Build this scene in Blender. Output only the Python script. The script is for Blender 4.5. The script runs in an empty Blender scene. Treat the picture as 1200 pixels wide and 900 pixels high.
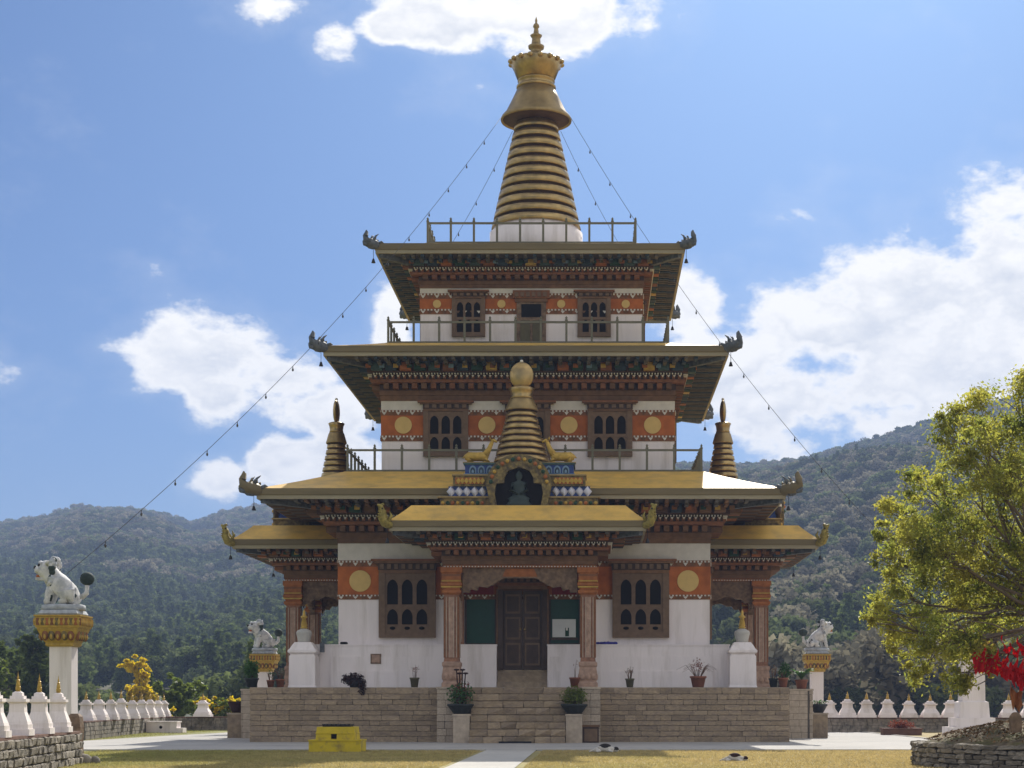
import bpy, bmesh, math, random
import numpy as np
from mathutils import Vector, Matrix, noise
R = math.radians
random.seed(7); np.random.seed(7)
SC = bpy.context.scene
COL = SC.collection

# ------------------------------------------------------------------ camera
cam_d = bpy.data.cameras.new('camera'); cam = bpy.data.objects.new('camera', cam_d); COL.objects.link(cam)
CX, CY, CZ, FP = 3.2, -71.0, 1.6, 2050.0          # camera place; focal length in photo pixels
cam.location = (CX, CY, CZ); cam.rotation_euler = (R(90), 0, 0)
cam_d.sensor_width = 36.0; cam_d.lens = FP/1200*36.0
cam_d.shift_x = (600-697)/1200; cam_d.shift_y = (826-450)/1200
cam_d.clip_start = 0.5; cam_d.clip_end = 9000
SC.camera = cam
SC.view_settings.view_transform = 'Standard'; SC.view_settings.look = 'None'
SC.view_settings.exposure = 0.42; SC.view_settings.gamma = 1.0
SC.cycles.use_denoising = True
SC.cycles.max_bounces = 6; SC.cycles.diffuse_bounces = 3; SC.cycles.glossy_bounces = 2
SC.cycles.transparent_max_bounces = 8; SC.cycles.volume_bounces = 0; SC.cycles.transmission_bounces = 3

def at(u, v, D):                                   # a point seen at photo pixel (u, v), D metres in front of the camera
    return Vector((CX+(u-697)*D/FP, CY+D, CZ+(826-v)*D/FP))

# ------------------------------------------------------------------ sun and sky
SUN = Vector((0.21, 1.35, 1.0)).normalized()
EL = math.asin(SUN.z); AZ = math.atan2(SUN.x, SUN.y)
sd = bpy.data.lights.new('sun', 'SUN'); sun = bpy.data.objects.new('sun', sd); COL.objects.link(sun)
sd.energy = 5.0; sd.angle = R(0.55); sd.color = (1.0, 0.95, 0.86)
sun.rotation_euler = (-SUN).to_track_quat('-Z', 'Y').to_euler(); sun.location = (30, 90, 90)

world = bpy.data.worlds.new('World'); SC.world = world; world.use_nodes = True
NT = world.node_tree; NT.nodes.clear()
def N(t, **k):
    n = NT.nodes.new(t)
    for a, b in k.items(): setattr(n, a, b)
    return n
def setin(n, i, v):
    if isinstance(v, bpy.types.NodeSocket): NT.links.new(v, n.inputs[i])
    else: n.inputs[i].default_value = v
def M(op, a, b=0.0, c=0.0, clamp=False):
    n = N('ShaderNodeMath', operation=op); n.use_clamp = clamp
    setin(n, 0, a); setin(n, 1, b)
    if op in ('MULTIPLY_ADD', 'SMOOTH_MIN', 'SMOOTH_MAX'): setin(n, 2, c)
    return n.outputs[0]
sky = N('ShaderNodeTexSky', sky_type='NISHITA'); sky.sun_disc = False
sky.sun_elevation = EL; sky.sun_rotation = AZ
sky.air_density = 1.0; sky.dust_density = 4.0; sky.ozone_density = 3.0; sky.altitude = 1300
tc = N('ShaderNodeTexCoord'); D3 = tc.outputs['Generated']
sep = N('ShaderNodeSeparateXYZ'); setin(sep, 0, D3)
az = M('ARCTAN2', sep.outputs[0], sep.outputs[1]); el = M('ARCSINE', sep.outputs[2])
def fbm(vec, scale, detail, rough=0.55, off=(0, 0, 0)):
    mp = N('ShaderNodeMapping'); setin(mp, 0, vec); mp.inputs['Location'].default_value = off; mp.inputs['Scale'].default_value = (1, 1, 1.7)
    n = N('ShaderNodeTexNoise'); setin(n, 'Vector', mp.outputs[0]); n.inputs['Scale'].default_value = scale
    n.inputs['Detail'].default_value = detail; n.inputs['Roughness'].default_value = rough
    return n.outputs[0]
# cloud banks: centre azimuth, centre elevation, half widths (degrees), weight
banks = []
def bank_px(u, v, ru, rv, w=1.0):
    a = math.atan((u-697)/FP); e = math.atan((826-v)/FP*math.cos(a))
    banks.append((a, e, ru/FP, rv/FP, w))
for b in ((600, 0, 185, 62), (655, 10, 120, 62), (520, 25, 90, 45), (455, 32, 40, 24), (395, 52, 45, 30, .66), (540, 85, 75, 38, .62), (310, 8, 60, 26, .62), (560, 100, 40, 14, .6),
          (280, 425, 125, 54), (212, 408, 58, 34), (330, 445, 110, 58), (385, 475, 85, 45), (265, 462, 60, 36), (385, 540, 85, 38), (330, 540, 55, 36), (253, 562, 38, 32), (460, 385, 30, 48),
          (1060, 370, 190, 130), (950, 375, 170, 95), (1185, 300, 105, 110), (1100, 450, 230, 110), (930, 470, 150, 85), (840, 430, 100, 75), (1250, 370, 150, 160), (820, 360, 60, 55)):
    bank_px(*b)
rr = random.Random(5)
for i in range(70):                                # the same kind of clouds over the rest of the sky
    a = rr.uniform(-math.pi, math.pi); e = rr.choice((rr.uniform(.08, .35), rr.uniform(.35, 1.2)))
    if -.5 < a < .42 and e < .62: continue
    s = rr.uniform(.12, .26); banks.append((a, e, s*1.6/max(.3, math.cos(e)), s*.75, 1.0))
mx = None
for (a, e, ra, re, w) in banks:
    da = M('MULTIPLY', M('SUBTRACT', az, a), 1/ra); de = M('MULTIPLY', M('SUBTRACT', el, e), 1/re)
    d2 = M('ADD', M('MULTIPLY', da, da), M('MULTIPLY', de, de))
    v = M('MULTIPLY', M('SUBTRACT', 1.0, M('SQRT', d2)), w) if w == 1.0 else M('SUBTRACT', w-.35, M('MULTIPLY', M('SQRT', d2), .5))
    mx = v if mx is None else M('SMOOTH_MAX', mx, v, 0.12)
mx = M('MAXIMUM', mx, -0.9)
n1 = fbm(D3, 15.0, 10.0, 0.60); n2 = fbm(D3, 15.0, 10.0, 0.60, (0.004, 0.0, 0.016)); n3 = fbm(D3, 7.0, 6.0, 0.55, (3, 1, 2))
dens = M('MULTIPLY_ADD', M('SUBTRACT', n1, 0.5), 2.9, mx)
cov = N('ShaderNodeMapRange', interpolation_type='SMOOTHSTEP'); setin(cov, 0, dens); cov.inputs[1].default_value = 0.02; cov.inputs[2].default_value = 0.46
cov_w = M('MULTIPLY', cov.outputs[0], 0.985)
veil = N('ShaderNodeMapRange', interpolation_type='SMOOTHSTEP'); setin(veil, 0, dens); veil.inputs[1].default_value = -0.45; veil.inputs[2].default_value = 0.35; veil.inputs[4].default_value = 0.10
cov_f = M('MAXIMUM', cov_w, veil.outputs[0])
lit = M('MULTIPLY_ADD', M('SUBTRACT', n1, n2), 2.6, M('MULTIPLY_ADD', M('SUBTRACT', n3, 0.5), -3.0, 0.80), clamp=True)
core = N('ShaderNodeMapRange', interpolation_type='SMOOTHSTEP'); setin(core, 0, dens); core.inputs[1].default_value = 0.35; core.inputs[2].default_value = 1.0
lit2 = M('MAXIMUM', lit, M('SUBTRACT', 1.0, core.outputs[0]))
cc = N('ShaderNodeMixRGB'); setin(cc, 0, lit2); cc.inputs[1].default_value = (0.52, 0.57, 0.67, 1); cc.inputs[2].default_value = (1.0, 0.985, 0.96, 1)
CLOUD = 0.90
sk = N('ShaderNodeMixRGB', blend_type='MULTIPLY'); sk.inputs[0].default_value = 1.0; setin(sk, 1, sky.outputs[0]); sk.inputs[2].default_value = (0.41, 0.655, 1.02, 1)
bgs = N('ShaderNodeBackground'); setin(bgs, 0, sk.outputs[0]); bgs.inputs[1].default_value = 0.055
bgc = N('ShaderNodeBackground'); setin(bgc, 0, cc.outputs[0]); bgc.inputs[1].default_value = CLOUD
mixw = N('ShaderNodeMixShader'); setin(mixw, 0, cov_f); setin(mixw, 1, bgs.outputs[0]); setin(mixw, 2, bgc.outputs[0])
wo = N('ShaderNodeOutputWorld'); setin(wo, 0, mixw.outputs[0])

# ------------------------------------------------------------------ materials
MATS = {}
def mat(name, col, rough=0.7, metal=0.0, var=0.12, vscale=3.0, big=0.0, bump=0.0, bscale=18.0, rnd=0.0, col2=None, c2scale=1.2, c2thr=(0.45, 0.6), stretch=(1, 1, 1), transl=0.0, spec=0.3, xgrad=0.0):
    m = bpy.data.materials.new(name); m.use_nodes = True; nt = m.node_tree; nt.nodes.clear()
    def n(t, **k):
        x = nt.nodes.new(t)
        for a, b in k.items(): setattr(x, a, b)
        return x
    L = nt.links.new
    out = n('ShaderNodeOutputMaterial'); bs = n('ShaderNodeBsdfPrincipled')
    bs.inputs['Roughness'].default_value = rough; bs.inputs['Metallic'].default_value = metal
    bs.inputs['Specular IOR Level'].default_value = spec
    t = n('ShaderNodeTexCoord'); mp = n('ShaderNodeMapping'); mp.inputs['Scale'].default_value = stretch; L(t.outputs['Object'], mp.inputs[0])
    vec = mp.outputs[0]
    oi = n('ShaderNodeObjectInfo')
    if rnd or col2:
        ad = n('ShaderNodeVectorMath', operation='ADD'); L(vec, ad.inputs[0])
        sc = n('ShaderNodeVectorMath', operation='SCALE'); sc.inputs[0].default_value = (13, 7, 5); L(oi.outputs['Random'], sc.inputs['Scale']); L(sc.outputs[0], ad.inputs[1]); vec = ad.outputs[0]
    base = n('ShaderNodeRGB'); base.outputs[0].default_value = (*col, 1); cs = base.outputs[0]
    if col2:
        nz = n('ShaderNodeTexNoise'); nz.inputs['Scale'].default_value = c2scale; nz.inputs['Detail'].default_value = 6; nz.inputs['Roughness'].default_value = .62; L(vec, nz.inputs['Vector'])
        mr = n('ShaderNodeMapRange'); mr.inputs[1].default_value, mr.inputs[2].default_value = c2thr; L(nz.outputs[0], mr.inputs[0])
        fo = mr.outputs[0]
        if xgrad:
            sx = n('ShaderNodeSeparateXYZ'); L(vec, sx.inputs[0]); ma = n('ShaderNodeMath', operation='MULTIPLY_ADD'); ma.use_clamp = True; L(sx.outputs[0], ma.inputs[0]); ma.inputs[1].default_value = xgrad; L(fo, ma.inputs[2]); fo = ma.outputs[0]
        mx_ = n('ShaderNodeMixRGB'); L(fo, mx_.inputs[0]); L(cs, mx_.inputs[1]); mx_.inputs[2].default_value = (*col2, 1); cs = mx_.outputs[0]
    def mult(fac_socket, lo, hi, cs, a=0.25, b=0.75):
        mr = n('ShaderNodeMapRange'); mr.inputs[1].default_value = a; mr.inputs[2].default_value = b; mr.inputs[3].default_value = lo; mr.inputs[4].default_value = hi; L(fac_socket, mr.inputs[0])
        hs = n('ShaderNodeHueSaturation'); L(cs, hs.inputs['Color']); L(mr.outputs[0], hs.inputs['Value']); return hs.outputs[0]
    if var:
        nz = n('ShaderNodeTexNoise'); nz.inputs['Scale'].default_value = vscale; nz.inputs['Detail'].default_value = 5; L(vec, nz.inputs['Vector'])
        cs = mult(nz.outputs[0], 1-var, 1+var, cs)
    if big:
        nz = n('ShaderNodeTexNoise'); nz.inputs['Scale'].default_value = .25; nz.inputs['Detail'].default_value = 3; L(vec, nz.inputs['Vector'])
        cs = mult(nz.outputs[0], 1-big, 1+big, cs, .3, .7)
    if rnd: cs = mult(oi.outputs['Random'], 1-rnd, 1+rnd, cs, 0, 1)
    L(cs, bs.inputs['Base Color'])
    if bump:
        nz = n('ShaderNodeTexNoise'); nz.inputs['Scale'].default_value = bscale; nz.inputs['Detail'].default_value = 4; L(vec, nz.inputs['Vector'])
        bp = n('ShaderNodeBump'); bp.inputs['Strength'].default_value = bump; bp.inputs['Distance'].default_value = .03; L(nz.outputs[0], bp.inputs['Height']); L(bp.outputs[0], bs.inputs['Normal'])
    if transl:
        tr = n('ShaderNodeBsdfTranslucent'); hs = n('ShaderNodeHueSaturation'); hs.inputs['Value'].default_value = 2.0; hs.inputs['Saturation'].default_value = 1.05; L(cs, hs.inputs['Color']); L(hs.outputs[0], tr.inputs[0])
        mxs = n('ShaderNodeMixShader'); mxs.inputs[0].default_value = transl; L(bs.outputs[0], mxs.inputs[1]); L(tr.outputs[0], mxs.inputs[2]); L(mxs.outputs[0], out.inputs[0])
    else: L(bs.outputs[0], out.inputs[0])
    MATS[name] = m; return m
white = mat('whitewash', (.84, .765, .735), .85, var=.05, vscale=2, big=.05, bump=.25, bscale=9, col2=(.54, .48, .43), c2scale=1.0, c2thr=(.50, .76), stretch=(1.7, 1.7, .22))
cream = mat('white_frieze', (.66, .62, .55), .85, var=.10, vscale=3, bump=.2)
rust = mat('rust_band', (.40, .115, .026), .75, var=.25, vscale=2.5, bump=.15, big=.1)
discm = mat('yellow_disc_paint', (.62, .43, .15), .6, var=.08)
wood = mat('brown_timber', (.165, .088, .042), .65, var=.28, vscale=4, bump=.3, big=.2)
wood2 = mat('red_timber', (.22, .092, .038), .65, var=.3, vscale=5, bump=.3)
orange = mat('orange_timber', (.34, .12, .035), .65, var=.3, vscale=5, bump=.3)
frame_m = mat('window_timber', (.165, .105, .062), .6, var=.2, vscale=5, bump=.25)
darkwood = mat('dark_door_timber', (.062, .037, .024), .5, var=.3, vscale=4, bump=.3)
dark = mat('dark_glass', (.010, .008, .007), .5, var=.1, spec=.08)
blackm = mat('black_iron', (.018, .017, .018), .5, var=.2)
gold = mat('gold_roof_paint', (.74, .465, .105), .55, metal=.05, var=.10, vscale=1.5, big=.10, bump=.06, col2=(.50, .33, .10), c2scale=1.1, c2thr=(.45, .72), stretch=(1, 1, 2))
goldm = mat('gilded_metal', (.42, .295, .12), .33, metal=.85, var=.28, vscale=2.5, bump=.12, bscale=7, col2=(.34, .24, .11), c2scale=1.4, c2thr=(.48, .7))
goldp = mat('gold_paint', (.46, .30, .06), .5, metal=.2, var=.25, vscale=7)
greengold = mat('tarnished_gilding', (.27, .215, .05), .55, metal=.2, var=.5, vscale=9, bump=.6, bscale=12)
brass = mat('old_brass', (.33, .235, .10), .42, metal=.7, var=.22, vscale=3, bump=.1)
umb = mat('umber_soffit', (.085, .045, .028), .7, var=.2)
fascia_l = mat('pale_fascia_edge', (.30, .26, .17), .6, var=.15, vscale=2, stretch=(.3, .3, 3))
fascia = mat('olive_fascia', (.17, .135, .07), .6, metal=.15, var=.12, vscale=2, big=.1, stretch=(.3, .3, 3))
railm = mat('olive_rail_paint', (.15, .145, .10), .6, var=.15)
teal = mat('teal_paint', (.055, .095, .09), .7, var=.4, vscale=8)
navy = mat('navy_paint', (.035, .058, .085), .7, var=.4, vscale=8)
dgreen = mat('dark_green_paint', (.022, .06, .035), .7, var=.4, vscale=8)
soffit = mat('soffit_paint', (.115, .105, .09), .75, var=.35, vscale=3)
greyblue = mat('grey_blue_carving', (.10, .11, .12), .7, var=.5, vscale=6, bump=.4)
carve = mat('carved_grey_wood', (.19, .125, .078), .75, var=.5, vscale=6, bump=.6, bscale=10)
ornate = mat('gilt_ornament', (.20, .15, .055), .6, metal=.15, var=.6, vscale=7, bump=.8, bscale=9, col2=(.09, .07, .04), c2scale=4, c2thr=(.45, .6))
bluep = mat('blue_arch_paint', (.03, .06, .20), .6, var=.3, vscale=7)
paleb = mat('pale_blue_paint', (.16, .25, .36), .6, var=.2)
lotusw = mat('lotus_white', (.62, .62, .70), .7, var=.15)
pink = mat('pale_carved_stone', (.38, .25, .18), .8, var=.3, vscale=6, bump=.4)
striplight = mat('pale_strip_paint', (.42, .32, .24), .7, var=.2)
pillar_m = mat('pillar_paint', (.27, .135, .08), .7, var=.35, vscale=9, bump=.35, bscale=12)
redp = mat('deep_red_paint', (.20, .012, .012), .6, var=.2)
greenp = mat('green_panel', (.008, .05, .028), .35, var=.15)
stone = mat('terrace_stone', (.335, .255, .165), .9, var=.25, vscale=5, bump=.7, bscale=9, rnd=.16, col2=(.26, .20, .145), c2scale=1.3, c2thr=(.45, .65))
stone_l = mat('pale_pier_stone', (.44, .36, .27), .9, var=.2, vscale=5, bump=.6, bscale=9, rnd=.15)
mortar = mat('mortar', (.13, .11, .09), .95, var=.2, bump=.4)
rubble = mat('rubble_stone', (.26, .225, .18), .9, var=.3, vscale=6, bump=.8, bscale=8, rnd=.35, col2=(.14, .125, .10), c2scale=2, c2thr=(.45, .62))
coping = mat('brown_coping', (.16, .085, .06), .85, var=.25, bump=.4)
paving = mat('grey_paving', (.40, .38, .35), .9, var=.08, vscale=3, big=.08, bump=.3, col2=(.31, .30, .28), c2scale=.35, c2thr=(.5, .7))
concrete = mat('pale_concrete', (.45, .43, .39), .9, var=.1, big=.1, bump=.3)
yellow = mat('yellow_paint', (.60, .45, .02), .55, var=.12, vscale=3, bump=.2, col2=(.30, .22, .05), c2scale=2.6, c2thr=(.52, .70))
terra = mat('terracotta', (.22, .085, .05), .8, var=.2)
potgreen = mat('olive_pot', (.11, .095, .05), .7, var=.2)
black_pot = mat('black_planter', (.025, .03, .028), .6, var=.2)
twig = mat('dry_twig', (.16, .09, .06), .9, var=.3)
redleaf = mat('dry_red_leaf', (.17, .05, .03), .8, var=.4, vscale=12, transl=.3)
darkleaf = mat('dry_dark_leaf', (.035, .014, .012), .9, var=.4, vscale=10)
leafg = mat('pot_leaf_green', (.05, .11, .03), .6, var=.4, vscale=10, transl=.35)
bark = mat('grey_bark', (.15, .12, .095), .9, var=.3, vscale=5, bump=.7, bscale=10)
fallen = mat('fallen_leaf', (.20, .12, .055), .9, var=.4, vscale=9)
figure_m = mat('dark_bronze_figure', (.035, .05, .045), .5, metal=.2, var=.3)
cloth_red = mat('red_prayer_cloth', (.52, .012, .014), .7, var=.2, transl=.45)
bluecloth = mat('blue_cloth', (.05, .05, .25), .8, var=.2)
poster = mat('white_board', (.62, .62, .58), .6, var=.06)
cable_m = mat('dark_cable', (.07, .07, .075), .6, var=0)
dogw = mat('white_fur', (.62, .58, .52), .95, var=.1, bump=.4)
dogb = mat('black_fur', (.03, .026, .024), .95, var=.2, bump=.4)
lionw = mat('lion_white_paint', (.62, .61, .60), .75, var=.15, vscale=5, bump=.8, bscale=5, col2=(.40, .41, .42), c2scale=4.0, c2thr=(.45, .62))
liond = mat('lion_dark_paint', (.03, .045, .04), .8, var=.3)
plinthg = mat('grey_white_plinth', (.38, .40, .42), .8, var=.4, vscale=4, bump=.4)
leaf_y = mat('tree_leaf', (.30, .28, .055), .6, var=.45, vscale=2.2, transl=.6, col2=(.125, .15, .032), c2scale=1.1, c2thr=(.4, .62))
leaf_hill = mat('hill_leaf', (.10, .12, .05), 1, var=.45, vscale=.4, transl=.2, rnd=.5, spec=0)
leaf_hill2 = mat('hill_leaf_grey', (.17, .155, .11), 1, var=.45, vscale=.4, transl=.2, rnd=.45, spec=0)
leaf_pine = mat('pine_needle', (.085, .11, .034), 1, var=.4, vscale=.8, transl=.25, rnd=.3, spec=0)
leaf_gold = mat('yellow_leaf', (.48, .37, .03), .6, var=.35, vscale=1.5, transl=.5)
leaf_bush = mat('bush_leaf', (.12, .15, .03), .6, var=.4, vscale=1.5, transl=.4)
hill_m = mat('hill_soil', (.085, .080, .045), .95, var=.4, vscale=.06, col2=(.045, .058, .022), c2scale=.02, c2thr=(.4, .6))
grass_m = mat('lawn', (.22, .215, .065), .95, var=.22, vscale=6, big=.15, bump=.6, bscale=30, col2=(.37, .29, .135), c2scale=.14, c2thr=(.35, .75), xgrad=.032)
blade_m = mat('grass_blade', (.23, .225, .07), .8, var=.35, vscale=3, transl=.3, col2=(.38, .30, .135), c2scale=.14, c2thr=(.35, .75), xgrad=.032)
soil = mat('dry_soil', (.20, .155, .10), .95, var=.35, vscale=5, bump=.6, col2=(.13, .12, .05), c2scale=1.5, c2thr=(.45, .6))

# ------------------------------------------------------------------ mesh helpers
class MB:
    OFF = 0.0                                        # sideways set-off of the storey being built
    def __init__(s): s.v = []; s.f = []; s.mi = []; s.mats = []; s.T = None; s.sm = []
    def slot(s, m):
        if m not in s.mats: s.mats.append(m)
        return s.mats.index(m)
    def add(s, vs, fs, m, smooth=False):
        o = len(s.v); k = s.slot(m)
        for p in vs:
            p = Vector(p); p = s.T @ p if s.T is not None else p; s.v.append(p+Vector((MB.OFF, 0, 0)))
        for f in fs: s.f.append([o+i for i in f]); s.mi.append(k); s.sm.append(smooth)
    def box(s, x0, x1, y0, y1, z0, z1, m):
        if x0 > x1: x0, x1 = x1, x0
        if y0 > y1: y0, y1 = y1, y0
        s.add([(x0,y0,z0),(x1,y0,z0),(x1,y1,z0),(x0,y1,z0),(x0,y0,z1),(x1,y0,z1),(x1,y1,z1),(x0,y1,z1)],
              [(3,2,1,0),(4,5,6,7),(0,1,5,4),(1,2,6,5),(2,3,7,6),(3,0,4,7)], m)
    def obox(s, c, ax, ay, az_, m):                 # centre and three half-axis vectors
        c = Vector(c); ax = Vector(ax); ay = Vector(ay); az_ = Vector(az_)
        vs = [c+sx*ax+sy*ay+sz*az_ for sz in (-1, 1) for sx, sy in ((-1,-1),(1,-1),(1,1),(-1,1))]
        s.add(vs, [(3,2,1,0),(4,5,6,7),(0,1,5,4),(1,2,6,5),(2,3,7,6),(3,0,4,7)], m)
    def prism(s, poly, y0, y1, m):                  # polygon in x,z extruded from y0 to y1
        n = len(poly)
        s.add([(x, y0, z) for x, z in poly]+[(x, y1, z) for x, z in poly],
              [list(range(n)), list(range(2*n-1, n-1, -1))]+[(i, n+i, n+(i+1) % n, (i+1) % n) for i in range(n)], m)
    def lathe(s, prof, m, seg=24, c=(0, 0, 0), smooth=True, sx=1.0, sy=1.0):
        vs = []; fs = []
        for r, z in prof:
            for i in range(seg):
                a = 2*math.pi*i/seg; vs.append((c[0]+r*math.cos(a)*sx, c[1]+r*math.sin(a)*sy, c[2]+z))
        for j in range(len(prof)-1):
            for i in range(seg):
                k = (i+1) % seg; fs.append((j*seg+i, j*seg+k, (j+1)*seg+k, (j+1)*seg+i))
        fs.append(list(range(seg-1, -1, -1))); o = (len(prof)-1)*seg; fs.append(list(range(o, o+seg)))
        s.add(vs, fs, m, smooth)
    def sqloft(s, prof, m, c=(0, 0, 0)):            # square cross-sections (half width, z)
        vs = []; fs = []
        for h, z in prof:
            for a, b in ((-1,-1),(1,-1),(1,1),(-1,1)): vs.append((c[0]+a*h, c[1]+b*h, c[2]+z))
        for j in range(len(prof)-1):
            for i in range(4):
                k = (i+1) % 4; fs.append((j*4+i, j*4+k, (j+1)*4+k, (j+1)*4+i))
        fs.append((3,2,1,0)); o = (len(prof)-1)*4; fs.append((o,o+1,o+2,o+3))
        s.add(vs, fs, m)
    def tube(s, path, rad, m, seg=8, smooth=True):
        path = [Vector(p) for p in path]; n = len(path)
        if not hasattr(rad, '__len__'): rad = [rad]*n
        vs = []; fs = []; up = Vector((0.13, 0.27, 0.95))
        for i, p in enumerate(path):
            t = (path[min(i+1, n-1)]-path[max(i-1, 0)])
            t = t.normalized() if t.length > 1e-9 else Vector((0, 0, 1))
            a = t.cross(up)
            if a.length < .15: a = t.cross(Vector((1, .1, 0)))
            a.normalize(); b = t.cross(a)
            for k in range(seg):
                w = 2*math.pi*k/seg; vs.append(p+(a*math.cos(w)+b*math.sin(w))*rad[i])
        for j in range(n-1):
            for i in range(seg):
                k = (i+1) % seg; fs.append((j*seg+i, j*seg+k, (j+1)*seg+k, (j+1)*seg+i))
        fs.append(list(range(seg-1, -1, -1))); o = (n-1)*seg; fs.append(list(range(o, o+seg)))
        s.add(vs, fs, m, smooth)
    def ball(s, c, r, m, seg=10, rings=7, sc=(1, 1, 1)):
        vs = []; fs = []
        for j in range(rings+1):
            th = math.pi*j/rings
            for i in range(seg):
                a = 2*math.pi*i/seg; vs.append((c[0]+r*sc[0]*math.sin(th)*math.cos(a), c[1]+r*sc[1]*math.sin(th)*math.sin(a), c[2]-r*sc[2]*math.cos(th)))
        for j in range(rings):
            for i in range(seg):
                k = (i+1) % seg; fs.append((j*seg+i, j*seg+k, (j+1)*seg+k, (j+1)*seg+i))
        s.add(vs, fs, m, True)
    def loft(s, rings, m, closed=True, closed_prof=False, caps=True, smooth=False):  # rings: lists of points, one list per profile step
        n = len(rings[0]); vs = [p for r in rings for p in r]; fs = []; L = len(rings)
        for j in range(L if closed_prof else L-1):
            j2 = (j+1) % L
            for i in range(n if closed else n-1):
                k = (i+1) % n; fs.append((j*n+i, j*n+k, j2*n+k, j2*n+i))
        if not closed and caps:
            fs.append([j*n for j in range(L)]); fs.append([j*n+n-1 for j in range(L-1, -1, -1)])
        s.add(vs, fs, m, smooth)
    def mesh(s, name):
        me = bpy.data.meshes.new(name)
        me.from_pydata([tuple(p) for p in s.v], [], s.f)
        for m in s.mats: me.materials.append(m)
        me.polygons.foreach_set('material_index', s.mi); me.polygons.foreach_set('use_smooth', s.sm)
        me.validate(); bm = bmesh.new(); bm.from_mesh(me); bmesh.ops.recalc_face_normals(bm, faces=bm.faces); bm.to_mesh(me); bm.free()
        return me
    def build(s, name, parent=None, loc=(0, 0, 0), kind=None):
        return link(name, s.mesh(name), parent, loc, kind)
def link(name, me, parent=None, loc=(0, 0, 0), kind=None, rot=None, scale=None):
    o = bpy.data.objects.new(name, me); COL.objects.link(o)
    if parent is not None: o.parent = parent
    o.location = loc
    if rot is not None: o.rotation_euler = rot
    if scale is not None: o.scale = scale
    if kind: o['kind'] = kind
    return o
def tag(o, label, cat, group=None):
    o['label'] = label; o['category'] = cat
    if group: o['group'] = group
    return o
def thing(name, loc, label, cat, group=None, rz=0.0, scale=1.0):
    o = bpy.data.objects.new(name, None); COL.objects.link(o); o.location = loc; o.rotation_euler = (0, 0, rz); o.scale = (scale,)*3
    o.empty_display_size = .3
    return tag(o, label, cat, group)
def copy_tree(o, parent=None):
    c = o.copy(); COL.objects.link(c); c.parent = parent
    for ch in list(o.children): copy_tree(ch, c)
    return c
def dup(o, loc, label, rz=None, scale=None, group=None):
    c = copy_tree(o); c.location = loc; c['label'] = label
    if rz is not None: c.rotation_euler = (0, 0, rz)
    if scale is not None: c.scale = scale if hasattr(scale, '__len__') else (scale,)*3
    if group: c['group'] = group
    return c
def structure(name, mb): return mb.build(name, kind='structure')
def RK(k): return Matrix.Rotation(k*math.pi/2, 4, 'Z')

def leaf_mesh(name, pts, size, m, up=0.4, aspect=0.55, jit=0.4, droop=0.0):     # many small leaf-shaped faces
    pts = np.asarray(pts, dtype=float); n = len(pts)
    nor = np.random.normal(size=(n, 3)); nor[:, 2] += up*2; nor /= np.linalg.norm(nor, axis=1)[:, None]
    t = np.random.normal(size=(n, 3)); t[:, 2] -= droop; t -= (t*nor).sum(1)[:, None]*nor; t /= np.linalg.norm(t, axis=1)[:, None]
    b = np.cross(nor, t); s = size*(1+np.random.uniform(-jit, jit, n))[:, None]
    v = np.empty((n, 4, 3)); v[:, 0] = pts-t*s*.5; v[:, 1] = pts+b*s*aspect*.5+nor*s*.06; v[:, 2] = pts+t*s*.5; v[:, 3] = pts-b*s*aspect*.5+nor*s*.06
    me = bpy.data.meshes.new(name); me.vertices.add(n*4); me.vertices.foreach_set('co', v.ravel())
    me.loops.add(n*4); me.loops.foreach_set('vertex_index', np.arange(n*4, dtype=np.int32))
    me.polygons.add(n); me.polygons.foreach_set('loop_start', np.arange(0, n*4, 4, dtype=np.int32)); me.polygons.foreach_set('loop_total', np.full(n, 4, dtype=np.int32))
    me.materials.append(m); me.update(calc_edges=True); return me
def shell_pts(n, c, r, inner=.55):                   # points in the outer part of an ellipsoid
    d = np.random.normal(size=(n, 3)); d /= np.linalg.norm(d, axis=1)[:, None]
    q = np.random.uniform(inner, 1, n)[:, None]
    return np.asarray(c)+d*q*np.asarray(r)
def skin_obj(name, verts, edges, radii, m, parent=None, loc=(0, 0, 0), sub=2):
    me = bpy.data.meshes.new(name); me.from_pydata(verts, edges, []); me.materials.append(m)
    o = link(name, me, parent, loc)
    sm = o.modifiers.new('skin', 'SKIN'); sm.use_smooth_shade = True
    lay = me.skin_vertices[0].data
    for i, r in enumerate(radii): lay[i].radius = (r, r)
    lay[0].use_root = True
    su = o.modifiers.new('subsurf', 'SUBSURF'); su.levels = sub; su.render_levels = sub
    return o
def stone_mesh(name, m, seed, bev=.10, jit=.06):      # unit block with worn, uneven edges
    r = random.Random(seed); mb = MB(); a = .5; b = .5-bev
    vs = []; 
    for z, h in ((-a, b), (-b, a), (b, a), (a, b)):
        for sx, sy in ((-1,-1),(1,-1),(1,1),(-1,1)):
            vs.append((sx*h+r.uniform(-jit, jit), sy*h+r.uniform(-jit, jit), z+r.uniform(-jit, jit)*.5))
    fs = [(3,2,1,0), (12,13,14,15)]
    for j in range(3):
        for i in range(4): k = (i+1) % 4; fs.append((j*4+i, j*4+k, (j+1)*4+k, (j+1)*4+i))
    mb.add(vs, fs, m); return mb.mesh(name)
# ================================================================== THE TEMPLE
TY = 15.0                                            # the building's centre lies at (0, TY)
PZ = 2.35                                            # terrace top
temple = thing('temple', (0, TY, 0), 'four-storey white and rust-red temple with golden ringed spire and wide eaves', 'temple')

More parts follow.
